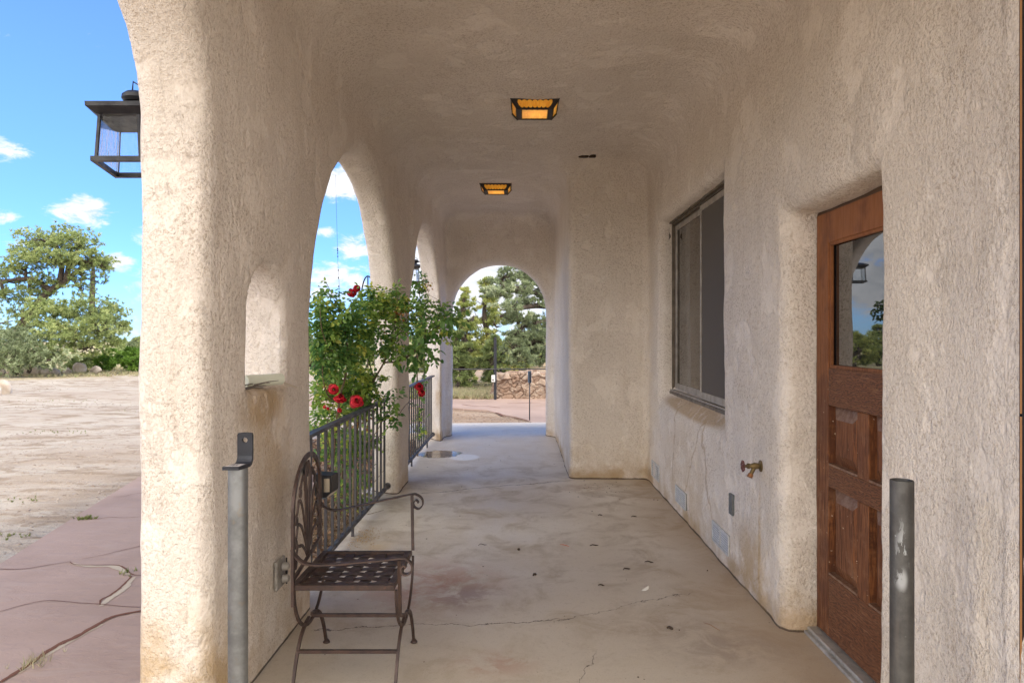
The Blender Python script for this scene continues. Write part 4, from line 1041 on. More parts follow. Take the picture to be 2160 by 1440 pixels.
# iron garden trellis behind the rose
tr_ = thing('garden_trellis', 'pointed black iron garden trellis rising behind the climbing rose', 'trellis', (-1.86, 8.6, GZ))
c0 = P(776, 582, 8.6)
for sx in (-1, 1):
    pts = [(c0.x+sx*.085*math.sin(a), 8.6, c0.z-.34*(1-math.cos(a))) for a in np.linspace(0, math.pi/2, 9)]+[(c0.x+sx*.09, 8.6, GZ)]
    MB().tube(pts, .0085, 6).build('side_rod', M['blackpaint'], tr_, smooth=True)
MB().tube([(c0.x, 8.6, c0.z), (c0.x, 8.6, GZ)], .008, 6).build('centre_rod', M['blackpaint'], tr_, smooth=True)
for z in (1.7, 1.2, .7, .3): MB().tube([(c0.x-.09, 8.6, z), (c0.x+.09, 8.6, z)], .006, 6).build('crossbar', M['blackpaint'], tr_, smooth=True)
# string with beads hanging from the arch
hs = thing('bead_string', 'thin hanging wire with tiny dark beads in the first arcade arch', 'wire', (-1.41, 5.45, 2.8))
a = P(708, 385, 5.42); b = P(713, 560, 5.42); c = P(717, 622, 5.42)
MB().tube([a+Vector((0,0,.06)), a, b, c], .0010, 5).build('wire', M['blackpaint'], hs)
for py in (525, 529, 534, 541, 570, 586, 604, 615): q = P(712.5+(py-540)*.03, py, 5.42); MB().lathe([(.001,-.008),(.005,0),(.001,.008)], q, 6).build('bead', M['blackpaint'], hs)

# ------------------------------------------------------------------ iron armchair
ch = thing('iron_armchair', 'brown wrought iron armchair with woven strap seat and fan scroll back', 'armchair', (-.72, 3.1, 0))
XS0, XS1, YN, YF, ZS = -.935, -.515, 2.88, 3.35, .44
fr = MB()
fr.bbox((XS0, YN, ZS-.022), (XS1, YN+.022, ZS), .002); fr.bbox((XS0, YF-.022, ZS-.022), (XS1, YF, ZS), .002)
fr.bbox((XS0, YN+.023, ZS-.021), (XS0+.028, YF-.023, ZS+.001), .002); fr.bbox((XS1-.028, YN+.023, ZS-.021), (XS1, YF-.023, ZS+.001), .002)
fr.build('seat_frame', M['chair'], ch)
wv = MB(); NX, NY = 5, 7
xs = [XS0+.028+(XS1-XS0-.056)*(i+.5)/NX for i in range(NX)]; ys = [YN+.02+(YF-YN-.04)*(i+.5)/NY for i in range(NY)]
for i, x in enumerate(xs):
    pts = [(x, YN+.01, ZS-.012)]
    for j, y in enumerate(ys): pts.append((x, y, ZS-.012+(.004 if (i+j) % 2 else -.004)))
    pts.append((x, YF-.01, ZS-.012)); wv.tube(spline(pts, 3), 0, flat=(.046, .0025, (0,0,1)))
wv.build('seat_strap', M['chair'], ch, fixn=True)
wv = MB()
for j, y in enumerate(ys):
    pts = [(XS0+.01, y, ZS-.012)]
    for i, x in enumerate(xs): pts.append((x, y, ZS-.012-(.004 if (i+j) % 2 else -.004)))
    pts.append((XS1-.01, y, ZS-.012)); wv.tube(spline(pts, 3), 0, flat=(.040, .0025, (0,0,1)))
wv.build('seat_strap', M['chair'], ch, fixn=True)
def bk(t, z): return Vector((-.90-.063*t, 2.80+.60*t, z-.045*(1-t)+.012))       # slightly racked back plane
def bz(t, z): return Vector((-.90-.063*t, 2.80+.60*t, z))
fr = MB(); ZC = .74
pts = [bz(0,.385), bz(0,.5), bz(0,.64)]+[bz(.5-.5*math.cos(a), ZC+.19*math.sin(a)) for a in np.linspace(.0, math.pi, 25)]+[bz(1,.64), bz(1,.5), bz(1,.435)]
fr.tube(pts, 0, flat=(.020, .011, (1,0,0))); fr.build('back_frame', M['chair'], ch)
MB().tube([bz(0,.487), bz(1,.489)], 0, flat=(.014,.010,(1,0,0))).build('back_rail', M['chair'], ch)
def scroll(cx, cz, r0, r1, a0, turns, sgn, n=26):
    return [(cx+sgn*(r0+(r1-r0)*k/n)*math.cos(a0+turns*2*math.pi*k/n), cz+(r0+(r1-r0)*k/n)*math.sin(a0+turns*2*math.pi*k/n)) for k in range(n+1)]
W_ = .60
for sgn in (-1, 1):
    for (ta, za, ts, zs) in ((.341,.858,.245,.80),(.215,.774,.118,.705),(.18,.682,.095,.615),(.17,.595,.085,.535)):
        ua = (ta-.5)*W_; us = (ts-.5)*W_        # metres from centre, near side negative
        R0_ = abs(us-ua)*.5+.004
        sc_ = [(us+(.023-.015*k/24)*math.cos(R(75+400*k/24)), zs+(.023-.015*k/24)*math.sin(R(75+400*k/24))) for k in range(25)]
        full = [(-.006, .49), (ua*.22-.006, .49+(za-.49)*.38), (ua*.62, .49+(za-.49)*.80), (ua*.86, za-.012), (ua*.90+us*.10, za), (ua*.5+us*.5+.004, za-.010)]+sc_
        P3 = [bz(.5+sgn*-1*u/W_ if sgn > 0 else .5+u/W_, z) for u, z in full]
        MB().tube(spline(P3, 3), 0, flat=(.011,.006,(1,0,0))).build('back_scroll', M['chair'], ch)
    cs = [(-.006,.49),(-.012,.62),(-.022,.76),(-.040,.86),(-.030,.895),(-.012,.90),(-.002,.875),(-.010,.85),(-.020,.862)]
    P3 = [bz(.5+(-sgn)*u/W_*1.0, z) for u, z in cs]
    MB().tube(spline(P3, 5), 0, flat=(.011,.006,(1,0,0))).build('back_scroll', M['chair'], ch)
def armrest(pts_px, post_top, post_bot):
    pts = [P(*q) for q in pts_px]
    a = MB(); a.tube(spline(pts, 6), 0, flat=(.024, .006, (0,1,0)) if False else (.006, .026, (0,1,0))); o = a.build('armrest', M['chair'], ch)
    b = MB(); b.tube([P(*post_top), P(*post_bot)], 0, flat=(.013,.013,(0,1,0))); b.build('arm_post', M['chair'], ch)
dn_, df_ = 2.78, 3.42
armrest([(617,1160,2.82),(622,1170,2.81),(640,1186,2.79),(665,1190,dn_),(712,1189,dn_),(760,1184,2.77),(800,1181,2.76),(848,1176,2.76),(860,1180,2.76),(869,1192,2.76),(867,1205,2.76),(857,1211,2.76),(848,1207,2.76),(846,1197,2.76),(852,1191,2.76),(857,1196,2.76)], (842,1180,2.765), (844,1296,2.87))
armrest([(677,1060,3.40),(684,1068,3.41),(700,1075,df_),(720,1074,df_),(770,1063,3.43),(820,1052,3.44),(868,1042,3.44),(880,1043,3.44),(890,1051,3.44),(892,1063,3.44),(884,1072,3.44),(875,1069,3.44),(872,1061,3.44),(878,1054,3.44),(883,1060,3.44)], (869,1044,3.44), (871,1160,3.39))
for x in (XS0+.012, XS1+.006):
    yc = 3.11; lp = MB()
    u = [(x, yc-.225*math.cos(a), ZS-.02-.215*math.sin(a)) for a in np.linspace(0, math.pi, 19)]
    lp.tube(u, 0, flat=(.013,.010,(1,0,0))); lp.build('seat_loop', M['chair'], ch)
    for sg in (-1, 1):
        f_ = [(x, yc+sg*.02, .228), (x, yc+sg*.09, .215), (x, yc+sg*.16, .17), (x, yc+sg*.215, .09), (x, yc+sg*.255, .0)]
        l = MB(); l.tube(spline(f_, 5), 0, flat=(.014,.012,(1,0,0))); leg = l.build('leg', M['chair'], ch)
        MB().lathe([(.008,.018),(.011,.012),(.017,.004),(.016,.0005)], (x, yc+sg*.256, 0), 12).build('foot_pad', M['chair'], leg, smooth=True)
MB().tube([(XS0+.012, 3.13, .222), (XS1+.006, 3.13, .222)], 0, flat=(.014,.013,(0,1,0))).build('stretcher', M['chair'], ch)
MB().tube([(XS0+.012, 3.11-.178, .15), (XS1+.006, 3.11-.178, .15)], 0, flat=(.014,.013,(0,1,0))).build('stretcher', M['chair'], ch)

# ------------------------------------------------------------------ wall sensor / camera behind the chair
sn = thing('wall_camera', 'small black box camera on a round mount on the stucco behind the armchair', 'security camera', (-1.09, 3.62, .75))
MB().lathe([(.0,0),(.040,0),(.040,.014),(.030,.022),(.012,.03)], (-1.10, 3.62, .775), 24, M=Matrix.Rotation(R(90), 3, 'Y')).build('mount', M['black'], sn, smooth='angle')
ar = MB(); ar.tube([(-1.09,3.62,.775),(-1.065,3.61,.77),(-1.045,3.57,.765)], .011, 10); ar.build('arm', M['black'], sn, smooth=True)
d1 = 3.45
def camq(px, py, d): return P(px, py, d)
b_ = MB()
A = [camq(662,1000,d1), camq(699,1003,d1), camq(699,1037,d1), camq(688,1048,d1), camq(675,1052,d1), camq(664,1044,d1)]
bd_ = Vector((.012, .085, 0)); n = len(A)
b_.add(A+[q+bd_ for q in A], [tuple(range(n)), tuple(range(2*n-1, n-1, -1))]+[(i,(i+1)%n,n+(i+1)%n,n+i) for i in range(n)]); b_.build('body', M['black'], sn)
f_ = MB(); q = [camq(683.5,1009,d1), camq(695.5,1009,d1), camq(695.5,1037,d1), camq(683.5,1037,d1)]; o_ = Vector((0,-.003,0))
f_.add(q+[v+o_ for v in q], [(0,1,2,3),(7,6,5,4),(0,1,5,4),(1,2,6,5),(2,3,7,6),(3,0,4,7)]); f_.build('panel', M['silver'], sn)
MB().lathe([(.0,0),(.008,0),(.008,.003)], camq(700.5,1014,3.49)+Vector((.006,0,0)), 16, M=Matrix.Rotation(R(90), 3, 'Y')).build('lens', mat('lens_grey', (.08,.08,.09), .2), sn)
bl = MB(); q = [camq(675,1053,d1), camq(688,1049,d1), camq(699,1038,d1)]; bl.add([v+Vector((0,-.002,-.002)) for v in q]+[v+bd_+Vector((0,0,-.002)) for v in q], [(0,1,4,3),(1,2,5,4)]); bl.build('chin', M['silver'], sn)

# outlet with plug behind the chair
ou = thing('wall_outlet', 'weathered outlet cover low on the stucco between the grey pipe and armchair', 'outlet', (-1.10, 3.235, .37))
MB().bbox((-1.108, 3.185, .305), (-1.094, 3.295, .435), .003).build('plate', M['outlet'], ou)
for z in (.40, .345):
    k = MB(); k.lathe([(.0,0),(.020,0),(.017,.022),(.012,.028)], (-1.088, 3.245, z), 14, M=Matrix.Rotation(R(90), 3, 'Y')); k.build('cover', M['outlet'], ou, smooth='angle')
MB().lathe([(.004,-.06),(.006,0),(.004,.06)], (-1.082, 3.275, .37), 8).build('hinge', M['black'], ou)

# ------------------------------------------------------------------ gate posts (pipes)
gp1 = thing('pipe_post', 'pale galvanised pipe post capped by a black bracket', 'post', (-.897, 2.25, 0))
MB().lathe([(.030,0),(.030,1.028),(.0295,1.032)], (-.897, 2.25, 0), 32).build('pipe', M['galv'], gp1, smooth='angle')
br = MB(); x0 = -.897; zt = 1.034
# foot plate, bend and upright plate with a rounded top and bolt hole
TH = .008; w = .026
prof = [(2.205, zt+.006), (2.25, zt+.006), (2.266, zt+.0065), (2.276, zt+.011), (2.282, zt+.020), (2.284, zt+.035), (2.284, zt+.060)]
br.tube([(x0+.004, y, z) for y, z in prof], 0, flat=(2*w, TH, (0,0,1)) if False else (2*w, TH, (0,1,.0001)), cap=True)
br = MB()
fp = [(x0-w-.003, 2.200), (x0+w-.004, 2.200), (x0+w+.008, 2.262), (x0-w+.012, 2.262)]
br.prism(fp, zt, zt+.011)
# curved bend + upright, extruded across x
cur = [(2.262, zt), (2.278, zt+.004), (2.288, zt+.016), (2.290, zt+.03), (2.290, zt+.058)]
inn = [(2.262, zt+.011), (2.270, zt+.014), (2.277, zt+.022), (2.279, zt+.032), (2.279, zt+.058)]
xa, xb = x0-w+.012, x0+w+.008; vs = []
for (y, z) in cur: vs += [(xa, y, z), (xb, y, z)]
for (y, z) in inn: vs += [(xa, y, z), (xb, y, z)]
k = len(cur); fs = []
for i in range(k-1):
    fs += [(2*i, 2*i+1, 2*i+3, 2*i+2), (2*(k+i), 2*(k+i)+2, 2*(k+i)+3, 2*(k+i)+1), (2*i, 2*i+2, 2*(k+i)+2, 2*(k+i)), (2*i+1, 2*(k+i)+1, 2*(k+i)+3, 2*i+3)]
br.add(vs, fs)
# upper plate with hole: outline grid ring
cx, cz, hr = (xa+xb)/2, zt+.082, .0085; hw = (xb-xa)/2; N = 32; ring_o = []; ring_i = []
for i in range(N):
    a = 2*math.pi*i/N; ca, sa = math.cos(a), math.sin(a)
    zb, zt2 = zt+.058-cz, .020
    k_ = min(hw/abs(ca) if abs(ca) > 1e-6 else 9, (abs(zb)/abs(sa) if sa < 0 else (zt2+.004*(1-(ca)**2))/abs(sa)) if abs(sa) > 1e-6 else 9)
    ring_o.append((cx+ca*k_, cz+sa*k_)); ring_i.append((cx+ca*hr, cz+sa*hr))
vs = []
for y in (2.279, 2.290):
    vs += [(p[0], y, p[1]) for p in ring_o]; vs += [(p[0], y, p[1]) for p in ring_i]
fs = []
for i in range(N):
    j = (i+1) % N
    fs += [(i, j, N+j, N+i), (2*N+i, 3*N+i, 3*N+j, 2*N+j), (i, 2*N+i, 2*N+j, j), (N+i, N+j, 3*N+j, 3*N+i)]
br.add(vs, fs); brk = br.build('bracket', M['blackpaint'], gp1)
stc = MB()
stc.prism([(x0-w+.002, 2.206), (x0+w-.006, 2.206), (x0+w-.001, 2.246), (x0-w+.010, 2.246)], zt+.0112, zt+.0118); stc.build('sticker', mat('sticker_white', (.55,.5,.47), .4), brk)
bars = MB(); rs = random.Random(3)
for row in range(2):
    x = x0-w+.012
    while x < x0+w-.016:
        ww = rs.uniform(.0015,.004); bars.box((x, 2.214+row*.015, zt+.0119), (x+ww, 2.224+row*.015, zt+.0122)); x += ww+rs.uniform(.001,.003)
bars.build('print', M['ventdark'], brk)
gp2 = thing('pipe_post', 'dark open topped pipe post with scraped white paint by the door', 'post', (1.027, 1.92, 0))
MB().lathe([(.030,0),(.030,1.058),(.029,1.061),(.0265,1.061),(.0255,1.055),(.0255,.7)], (1.027, 1.92, 0), 36).build('pipe', M['darkpipe'], gp2, smooth='angle')

# ------------------------------------------------------------------ door (part of the house)
DX = 1.435; D0, D1, DT = 2.535, 3.455, 2.04
dp = thing('door', None, None); dp.parent = house; dp.location = (0,0,0)
def door_part(mb, name, m, par, **k): return mb.build(name, m, par, **k)
zb = .045
body = MB()
body.bbox((DX, D1-.125, zb), (DX+.045, D1, DT-.01), .003); body.bbox((DX, D0, zb), (DX+.045, D0+.125, DT-.01), .003)
bpy.data.objects.remove(dp)
door = body.build('door', M['wood'], house)
a0, a1 = D0+.1255, D1-.1255
for z0, z1 in ((zb, .335), (.745, .845), (1.125, 1.30), (1.885, DT-.01)): MB().bbox((DX+.0015, a0, z0), (DX+.0435, a1, z1), .003).build('cross_rail', M['wood_rail'] if z1 < 1.5 else M['wood'], door)
mc = (D0+D1)/2
for z0, z1 in ((.335,.745),(.845,1.125)): MB().bbox((DX+.0022, mc-.05, z0), (DX+.0425, mc+.05, z1), .003).build('mullion', M['wood'], door)
for (y0, y1) in ((a0, mc-.05), (mc+.05, a1)):
    for (z0, z1) in ((.335,.745),(.845,1.125)):
        f = MB(); xo, xi = DX+.012, DX+.036; e = .06
        O_ = [(xi, y0, z0), (xi, y1, z0), (xi, y1, z1), (xi, y0, z1)]; I_ = [(xo, y0+e, z0+e), (xo, y1-e, z0+e), (xo, y1-e, z1-e), (xo, y0+e, z1-e)]
        f.add(O_+I_, [(4,5,6,7),(0,1,5,4),(1,2,6,5),(2,3,7,6),(3,0,4,7)]); pn = f.build('panel', M['wood'], door)
        w1 = MB(); w1.box((DX+.003, y0, z0), (xi, y1, z0+.010)); w1.build('worn_ledge', M['wood_worn'], door)
        w1 = MB(); w1.add([(xi-.0006, y0, z1-.001), (xi-.0006, y1, z1-.001), (xo-.0006, y1-e, z1-e), (xo-.0006, y0+e, z1-e)], [(0,1,2,3)]); w1.build('worn_bevel', M['wood_worn'], door)
gl = MB(); gl.box((-.003, -(a1-a0)/2-.004, -.30), (.003, (a1-a0)/2+.004, .30))
g = gl.build('glass', M['doorglass'], None); g.parent = door; g.location = Vector((DX+.024, (a0+a1)/2, 1.5925))-root_loc(door); g.rotation_euler = (0, 0, R(-1.0))
gb_ = MB()
for (y0,y1,z0,z1) in ((a0,a0+.014,1.30,1.885),(a1-.014,a1,1.30,1.885),(a0+.014,a1-.014,1.30,1.314),(a0+.014,a1-.014,1.871,1.885)): gb_.box((DX+.008,y0,z0),(DX+.020,y1,z1))
gb_.build('glazing_bead', M['wood'], door)
MB().box((DX+.046, D0-.02, zb), (DX+.06, D1+.02, DT)).build('backing', M['ventdark'], door)
th = MB(); th.bbox((DX-.055, D0-.03, .0), (DX+.05, D1+.02, .016), .003); th.bbox((DX-.040, D0-.03, .0165), (DX+.05, D1+.02, .034), .004)
th.build('threshold', mat('threshold_metal', metal=.5, fn=metal_fn((.52,.50,.46), (.38,.36,.33), 10, (.25,.2,.16), .5)), house)
fs_ = MB(); fs_.box((DX+.01, D1+.001, 0.017), (DX+.06, D1+.05, DT+.04)); fs_.box((DX+.01, D0-.05, .017), (DX+.06, D0-.001, DT+.04)); fs_.box((DX+.012, D0-.001, DT-.008), (DX+.058, D1+.001, DT+.04))
fs_.build('door_frame', mat('frame_dark', (.10,.055,.03), .7), house)

# ------------------------------------------------------------------ sliding window (part of the house)
WX = 1.375; W0, W1, WZ0, WZ1 = 4.46, 6.66, .915, 2.515
win = MB()
for k, (xo, wd) in enumerate(((WX, .030), (WX+.026, .045), (WX+.056, .060))):
    x1 = WX+.024+k*.028
    win.box((xo, W1-wd, WZ0), (x1, W1, WZ1)); win.box((xo, W0, WZ0), (x1, W0+wd, WZ1))
    win.box((xo+.001, W0+wd, WZ1-wd*.9), (x1-.001, W1-wd, WZ1)); win.box((xo+.001, W0+wd, WZ0), (x1-.001, W1-wd, WZ0+wd*.75))
window = win.build('window', M['bronze'], house)
def sash(x, y0, y1, name, glassm, gname, st_=.042):
    s_ = MB(); z0, z1 = WZ0+.045, WZ1-.052
    s_.bbox((x, y0, z0), (x+.020, y0+st_, z1), .002); s_.bbox((x, y1-st_, z0), (x+.020, y1, z1), .002)
    s_.bbox((x+.001, y0+st_, z0), (x+.019, y1-st_, z0+.055), .002); s_.bbox((x+.001, y0+st_, z1-.045), (x+.019, y1-st_, z1), .002)
    s_.build(name, M['alu'], window)
    g_ = MB(); g_.box((x+.009, y0+st_, z0+.055), (x+.012, y1-st_, z1-.045)); g_.build(gname, glassm, window)
ym = 5.53
sash(WX+.052, ym-.03, W1-.06, 'sash', M['glass'], 'pane')
sash(WX+.018, W0+.035, ym+.02, 'screen_frame', M['screen'], 'insect_screen', .026)
MB().box((WX+.10, W0, WZ0), (WX+.11, W1, WZ1)).build('backing', M['ventdark'], window)
MB().bbox((WX+.008, W0+.03, WZ0+.024), (WX+.05, W1-.03, WZ0+.040), .002).build('track', M['alu'], window)

# open door edge at the far right of the view
ed = thing('open_door', 'edge of an open dark door with an orange wood strip at the right border', 'door', (1.3, 1.78, 0))
MB().box((1.205, 1.35, .02), (1.34, 1.7115, 3.2)).box((1.205, 1.7188, .02), (1.25, 1.7215, 3.2)).build('leaf', mat('door_black', (.012,.010,.010), .5), ed)
MB().box((1.2045, 1.7117, .02), (1.24, 1.7186, 1.255)).build('edge_strip', mat('orange_wood', (.42,.20,.07), .5), ed)
MB().box((1.2045, 1.7117, 1.262), (1.24, 1.7186, 3.2)).build('edge_strip', bpy.data.materials['orange_wood'], ed)

# ------------------------------------------------------------------ small fixtures on the house wall
def vent(y0, y1, z0, z1, label):
    t = thing('foundation_vent', label, 'vent', (1.28, (y0+y1)/2, (z0+z1)/2), 'pale vents along the foot of the house wall')
    x = 1.277; e = .010
    MB().box((x-.006, y0, z0), (x+.03, y1, z1)).build('backing', M['plate'], t)
    f = MB()
    for q in ((y0-.004,y0+e,z0,z1),(y1-e,y1+.004,z0,z1),(y0+e,y1-e,z0-.004,z0+e),(y0+e,y1-e,z1-e,z1+.004),((y0+y1)/2-.006,(y0+y1)/2+.006,z0+e,z1-e)): f.box((x-.011, q[0], q[2]), (x-.004, q[1], q[3]))
    f.build('frame', M['vent'], t)
    s_ = MB(); n = 7
    for i in range(n):
        z = z0+e+(z1-z0-2*e)*(i+.5)/n
        for ya, yb in ((y0+e, (y0+y1)/2-.006), ((y0+y1)/2+.006, y1-e)):
            s_.add([(x-.0095, ya, z-.0035), (x-.0095, yb, z-.0035), (x-.006, yb, z+.005), (x-.006, ya, z+.005)], [(0,1,2,3)])
    s_.build('louvres', M['vent'], t, fixn=False)
vent(4.36, 4.73, .10, .225, 'weathered louvred vent nearest the door, below the hose tap side')
vent(5.50, 5.86, .10, .225, 'weathered louvred vent under the middle of the window')
vent(6.56, 6.93, .10, .245, 'weathered louvred vent deepest in the corner by the stepped wall')
mb = MB(); mb.bbox((1.268, 4.285, .365), (1.29, 4.355, .49), .002)
tag(mb.build('cover_plate', M['plate'], None), 'dark grey blank cover plate between hose tap and nearest vent', 'cover plate')
sg = thing('hose_tap', 'brass hose tap with a red round handle on the house wall', 'tap', (1.28, 3.80, .75))
RY = Matrix.Rotation(R(-90), 3, 'Y')
MB().lathe([(.0,0),(.031,0),(.031,.004),(.014,.008)], (1.279, 3.80, .755), 20, M=RY).build('flange', M['brass'], sg, smooth='angle')
b_ = MB(); b_.lathe([(.012,0),(.016,.012),(.018,.03),(.014,.045),(.011,.055),(.015,.057),(.015,.068),(.009,.07),(.007,.085),(.004,.094)], (1.275, 3.80, .755), 18, M=RY)
b_.tube([(1.245, 3.80, .75), (1.232, 3.795, .728), (1.222, 3.79, .712)], 0, 12, [.012,.0105,.011]); b_.build('body', M['brass'], sg, smooth='angle')
MB().tube([(1.2225, 3.791, .713), (1.214, 3.787, .698)], .0145, 14).build('spout', mat('copper_thread', metal=.5, color=(.30,.13,.05), rough=.5), sg)
hd = MB(); N = 28
for k in range(N):
    pass
ringp = [(1.183, 3.80+(.026+.0025*math.sin(a*7))*math.cos(a), .755+(.026+.0025*math.sin(a*7))*math.sin(a)) for a in np.linspace(0, 2*math.pi, 57)]
hd.tube(ringp, .0042, 6); hd.lathe([(.0,0),(.008,0),(.008,.008),(.0,.008)], (1.186, 3.80, .755), 10, M=RY)
for a in np.linspace(0, 2*math.pi, 6)[:-1]: hd.tube([(1.183, 3.80, .755), (1.183, 3.80+.026*math.cos(a), .755+.026*math.sin(a))], .0028, 5)
hd.build('handle', M['redhandle'], sg, smooth=True)
# chipped holes in the ceiling
for px, w, lb in ((1230, 12, 'larger dark chipped hole in the stucco ceiling before the stepped wall'), (1250, 8, 'smaller dark chipped hole in the stucco ceiling before the stepped wall')):
    c = P(px, 329.5, 6.93); mb = MB(); r = w*6.93/1500
    pts = [(c.x+r*math.cos(a)*random.uniform(.7,1.1), c.y+.028*math.sin(a)*random.uniform(.6,1.1)) for a in np.linspace(0, 2*math.pi, 15)[:-1]]
    mb.prism(pts, c.z-.012, c.z+.03); tag(mb.build('ceiling_chip', mat('chip_dark', (.05,.03,.015), .95), None), lb, 'hole')

# ------------------------------------------------------------------ amber ceiling lights
def ceiling_light(x, y, label):
    t = thing('ceiling_light', label, 'ceiling light', (x, y, CEIL), 'amber glass lights on the porch ceiling')
    h1, h2, dz = .183, .130, .066; zt = CEIL+.004; zb = zt-.070
    gI = MB(); i1, i2 = h1-.006, h2-.004
    A = [(x+sx*i1, y+sy*i1, zt-.004) for sx, sy in ((-1,-1),(1,-1),(1,1),(-1,1))]; B = [(x+sx*i2, y+sy*i2, zb+.003) for sx, sy in ((-1,-1),(1,-1),(1,1),(-1,1))]
    gI.add(A+B, [(4,7,6,5)]+[(i,(i+1)%4,4+(i+1)%4,4+i) for i in range(4)]); gI.build('glass', M['amber'], t)
    fr_ = MB()
    # bottom plate with zigzag window, as strips; side plates with scalloped slot
    def plate(o, u, v, wu0, wu1, hv, kind):
        """o: centre of the lower edge, u across, v up the plate; wu0/wu1 half widths bottom/top"""
        N = 60; out = []
        for i in range(N+1):
            s_ = -1+2*i/N; out.append(s_)
        nr = u.cross(v).normalized()*.003
        def q(s_, f): return o+u*(s_*(wu0+(wu1-wu0)*f))+v*(hv*f)
        def addq(a, b, c, d):
            o_ = len(fr_.v); fr_.add([a, b, c, d, a+nr, b+nr, c+nr, d+nr], [(0,1,2,3),(7,6,5,4),(0,4,5,1),(1,5,6,2),(2,6,7,3),(3,7,4,0)])
        for i in range(N):
            s0, s1 = out[i], out[i+1]; sm = (s0+s1)/2
            if kind == 'side':
                if abs(sm) > .80: lo = hi = .5
                else:
                    ph = (sm+.80)/1.6*7; fx = (ph % 1)*2-1; e_ = math.sqrt(max(0, 1-fx*fx)); lo = .30-.17*e_; hi = .66+.17*e_
                    if sm < -.80+.8/7 or sm > .80-.8/7:
                        e2 = e_; lo = .48-.35*e2; hi = .48+.35*e2
            else:
                edge = .80
                if abs(sm) > edge: lo = hi = .5
                else:
                    sc_ = .03*math.sqrt(max(0, 1-(((sm+.8)/1.6*5) % 1*2-1)**2)); lo = .10-sc_; hi = .90+sc_
            addq(q(s0,0), q(s1,0), q(s1,lo), q(s0,lo)); 
            if hi > lo: addq(q(s0,hi), q(s1,hi), q(s1,1), q(s0,1))
            else: addq(q(s0,lo), q(s1,lo), q(s1,1), q(s0,1))
        if kind == 'bottom':
            for sg_ in (-1,1):
                for k in range(9):
                    f0 = .1+.8*k/9; f1 = f0+.8/9; a = q(sg_*.80, f0); b = q(sg_*.80, f1); c = q(sg_*.72, (f0+f1)/2)
                    fr_.add([a, b, c, a+nr, b+nr, c+nr], [(0,1,2),(5,4,3),(0,3,4,1),(1,4,5,2),(2,5,3,0)])
    for k in range(4):
        a = k*math.pi/2; out_ = Vector((math.cos(a), math.sin(a), 0)); u = Vector((-math.sin(a), math.cos(a), 0))
        o = Vector((x, y, zb))+out_*h2; top = Vector((x, y, zt))+out_*h1; v = (top-o); L_ = v.length; v.normalize()
        plate(o, u, v, h2, h1, L_, 'side')
    plate(Vector((x, y-h2, zb)), Vector((1,0,0)), Vector((0,1,0)), h2, h2, 2*h2, 'bottom')
    fr_.build('iron_frame', M['amber_iron'], t, fixn=False)
    for sx in (-1,1):
        for sy in (-1,1):
            MB().tube([(x+sx*(h2+.001), y+sy*(h2+.001), zb-.001), (x+sx*(h1+.001), y+sy*(h1+.001), zt)], .005, 6).build('corner_bar', M['amber_iron'], t)
    return t
ceiling_light(.10, 5.42, 'nearer amber glass ceiling light, larger in the view')
ceiling_light(-.30, 8.37, 'farther amber glass ceiling light, close to the end arch')

# ------------------------------------------------------------------ wall lanterns
ln = thing('wall_lantern', 'black lantern with clear glass hung outside the near pier, against blue sky', 'lantern', (-1.72, 3.11, 2.18), 'black lanterns on the outer side of the arcade')
def sk_(u, v, z, s_=1.): # plan coordinates -1..1 to the slightly skewed lantern plan
    return Vector((-1.7215+u*.110*s_-.042*v*s_, 3.115+v*.165*s_, z))
lw = MB()
def ring(z0, z1, s_, wd):
    c = [(-1,-1),(1,-1),(1,1),(-1,1)]; k = 1-wd
    vs = [sk_(u,v,z,s_) for z in (z0,z1) for u, v in c]+[sk_(u*k if False else u, v, z, s_*k) for z in (z0,z1) for u, v in c]
    fs = []
    for i in range(4):
        j = (i+1) % 4; fs += [(i,j,4+j,4+i), (8+j,8+i,12+i,12+j), (i,8+i,8+j,j), (4+i,4+j,12+j,12+i)]
    return MB().add(vs, fs)
ring(2.176, 2.196, 1.0, .17).build('bottom_frame', M['lantern'], ln)
for u, v in ((-1,-1),(1,-1),(1,1),(-1,1)):
    MB().tube([sk_(u*.84, v*.86, 2.194), sk_(u*.74, v*.80, 2.385)], 0, flat=(.011,.011,(0,1,0))).build('post', M['lantern'], ln)
g_ = MB()
for i, (a, b) in enumerate((((-1,-1),(1,-1)),((1,-1),(1,1)),((1,1),(-1,1)),((-1,1),(-1,-1)))):
    q = [sk_(a[0]*.80,a[1]*.82,2.197), sk_(b[0]*.80,b[1]*.82,2.197), sk_(b[0]*.70,b[1]*.76,2.375), sk_(a[0]*.70,a[1]*.76,2.375)]; g_.add(q, [(0,1,2,3)])
g_.build('glass', M['lglass'], ln, fixn=False)
rf = MB(); c = [(-1,-1),(1,-1),(1,1),(-1,1)]
vs = [sk_(u,v,2.378,.84) for u,v in c]+[sk_(u,v,2.398,1.13) for u,v in c]+[sk_(u,v,2.416,1.14) for u,v in c]+[sk_(u,v,2.440,.60) for u,v in c]+[sk_(u,v,2.446,.5) for u,v in c]
fs = [(0,3,2,1),(16,17,18,19)]
for k in range(4):
    for i in range(4): j = (i+1) % 4; fs.append((4*k+i,4*k+j,4*k+4+j,4*k+4+i))
rf.add(vs, fs); rf.build('roof', M['lantern'], ln)
cc = sk_(.35,0,0)
MB().lathe([(.038,2.438),(.038,2.466),(.052,2.469),(.062,2.482),(.060,2.498),(.046,2.510),(.012,2.514)], (cc.x, cc.y, 0), 24).build('cap', M['lantern'], ln, smooth='angle')
MB().tube([(cc.x-.022, cc.y, 2.510), (cc.x-.018, cc.y, 2.562), (cc.x+.044, cc.y, 2.522), (cc.x+.044, cc.y, 2.50)], .004, 6).build('ring', M['lantern'], ln)
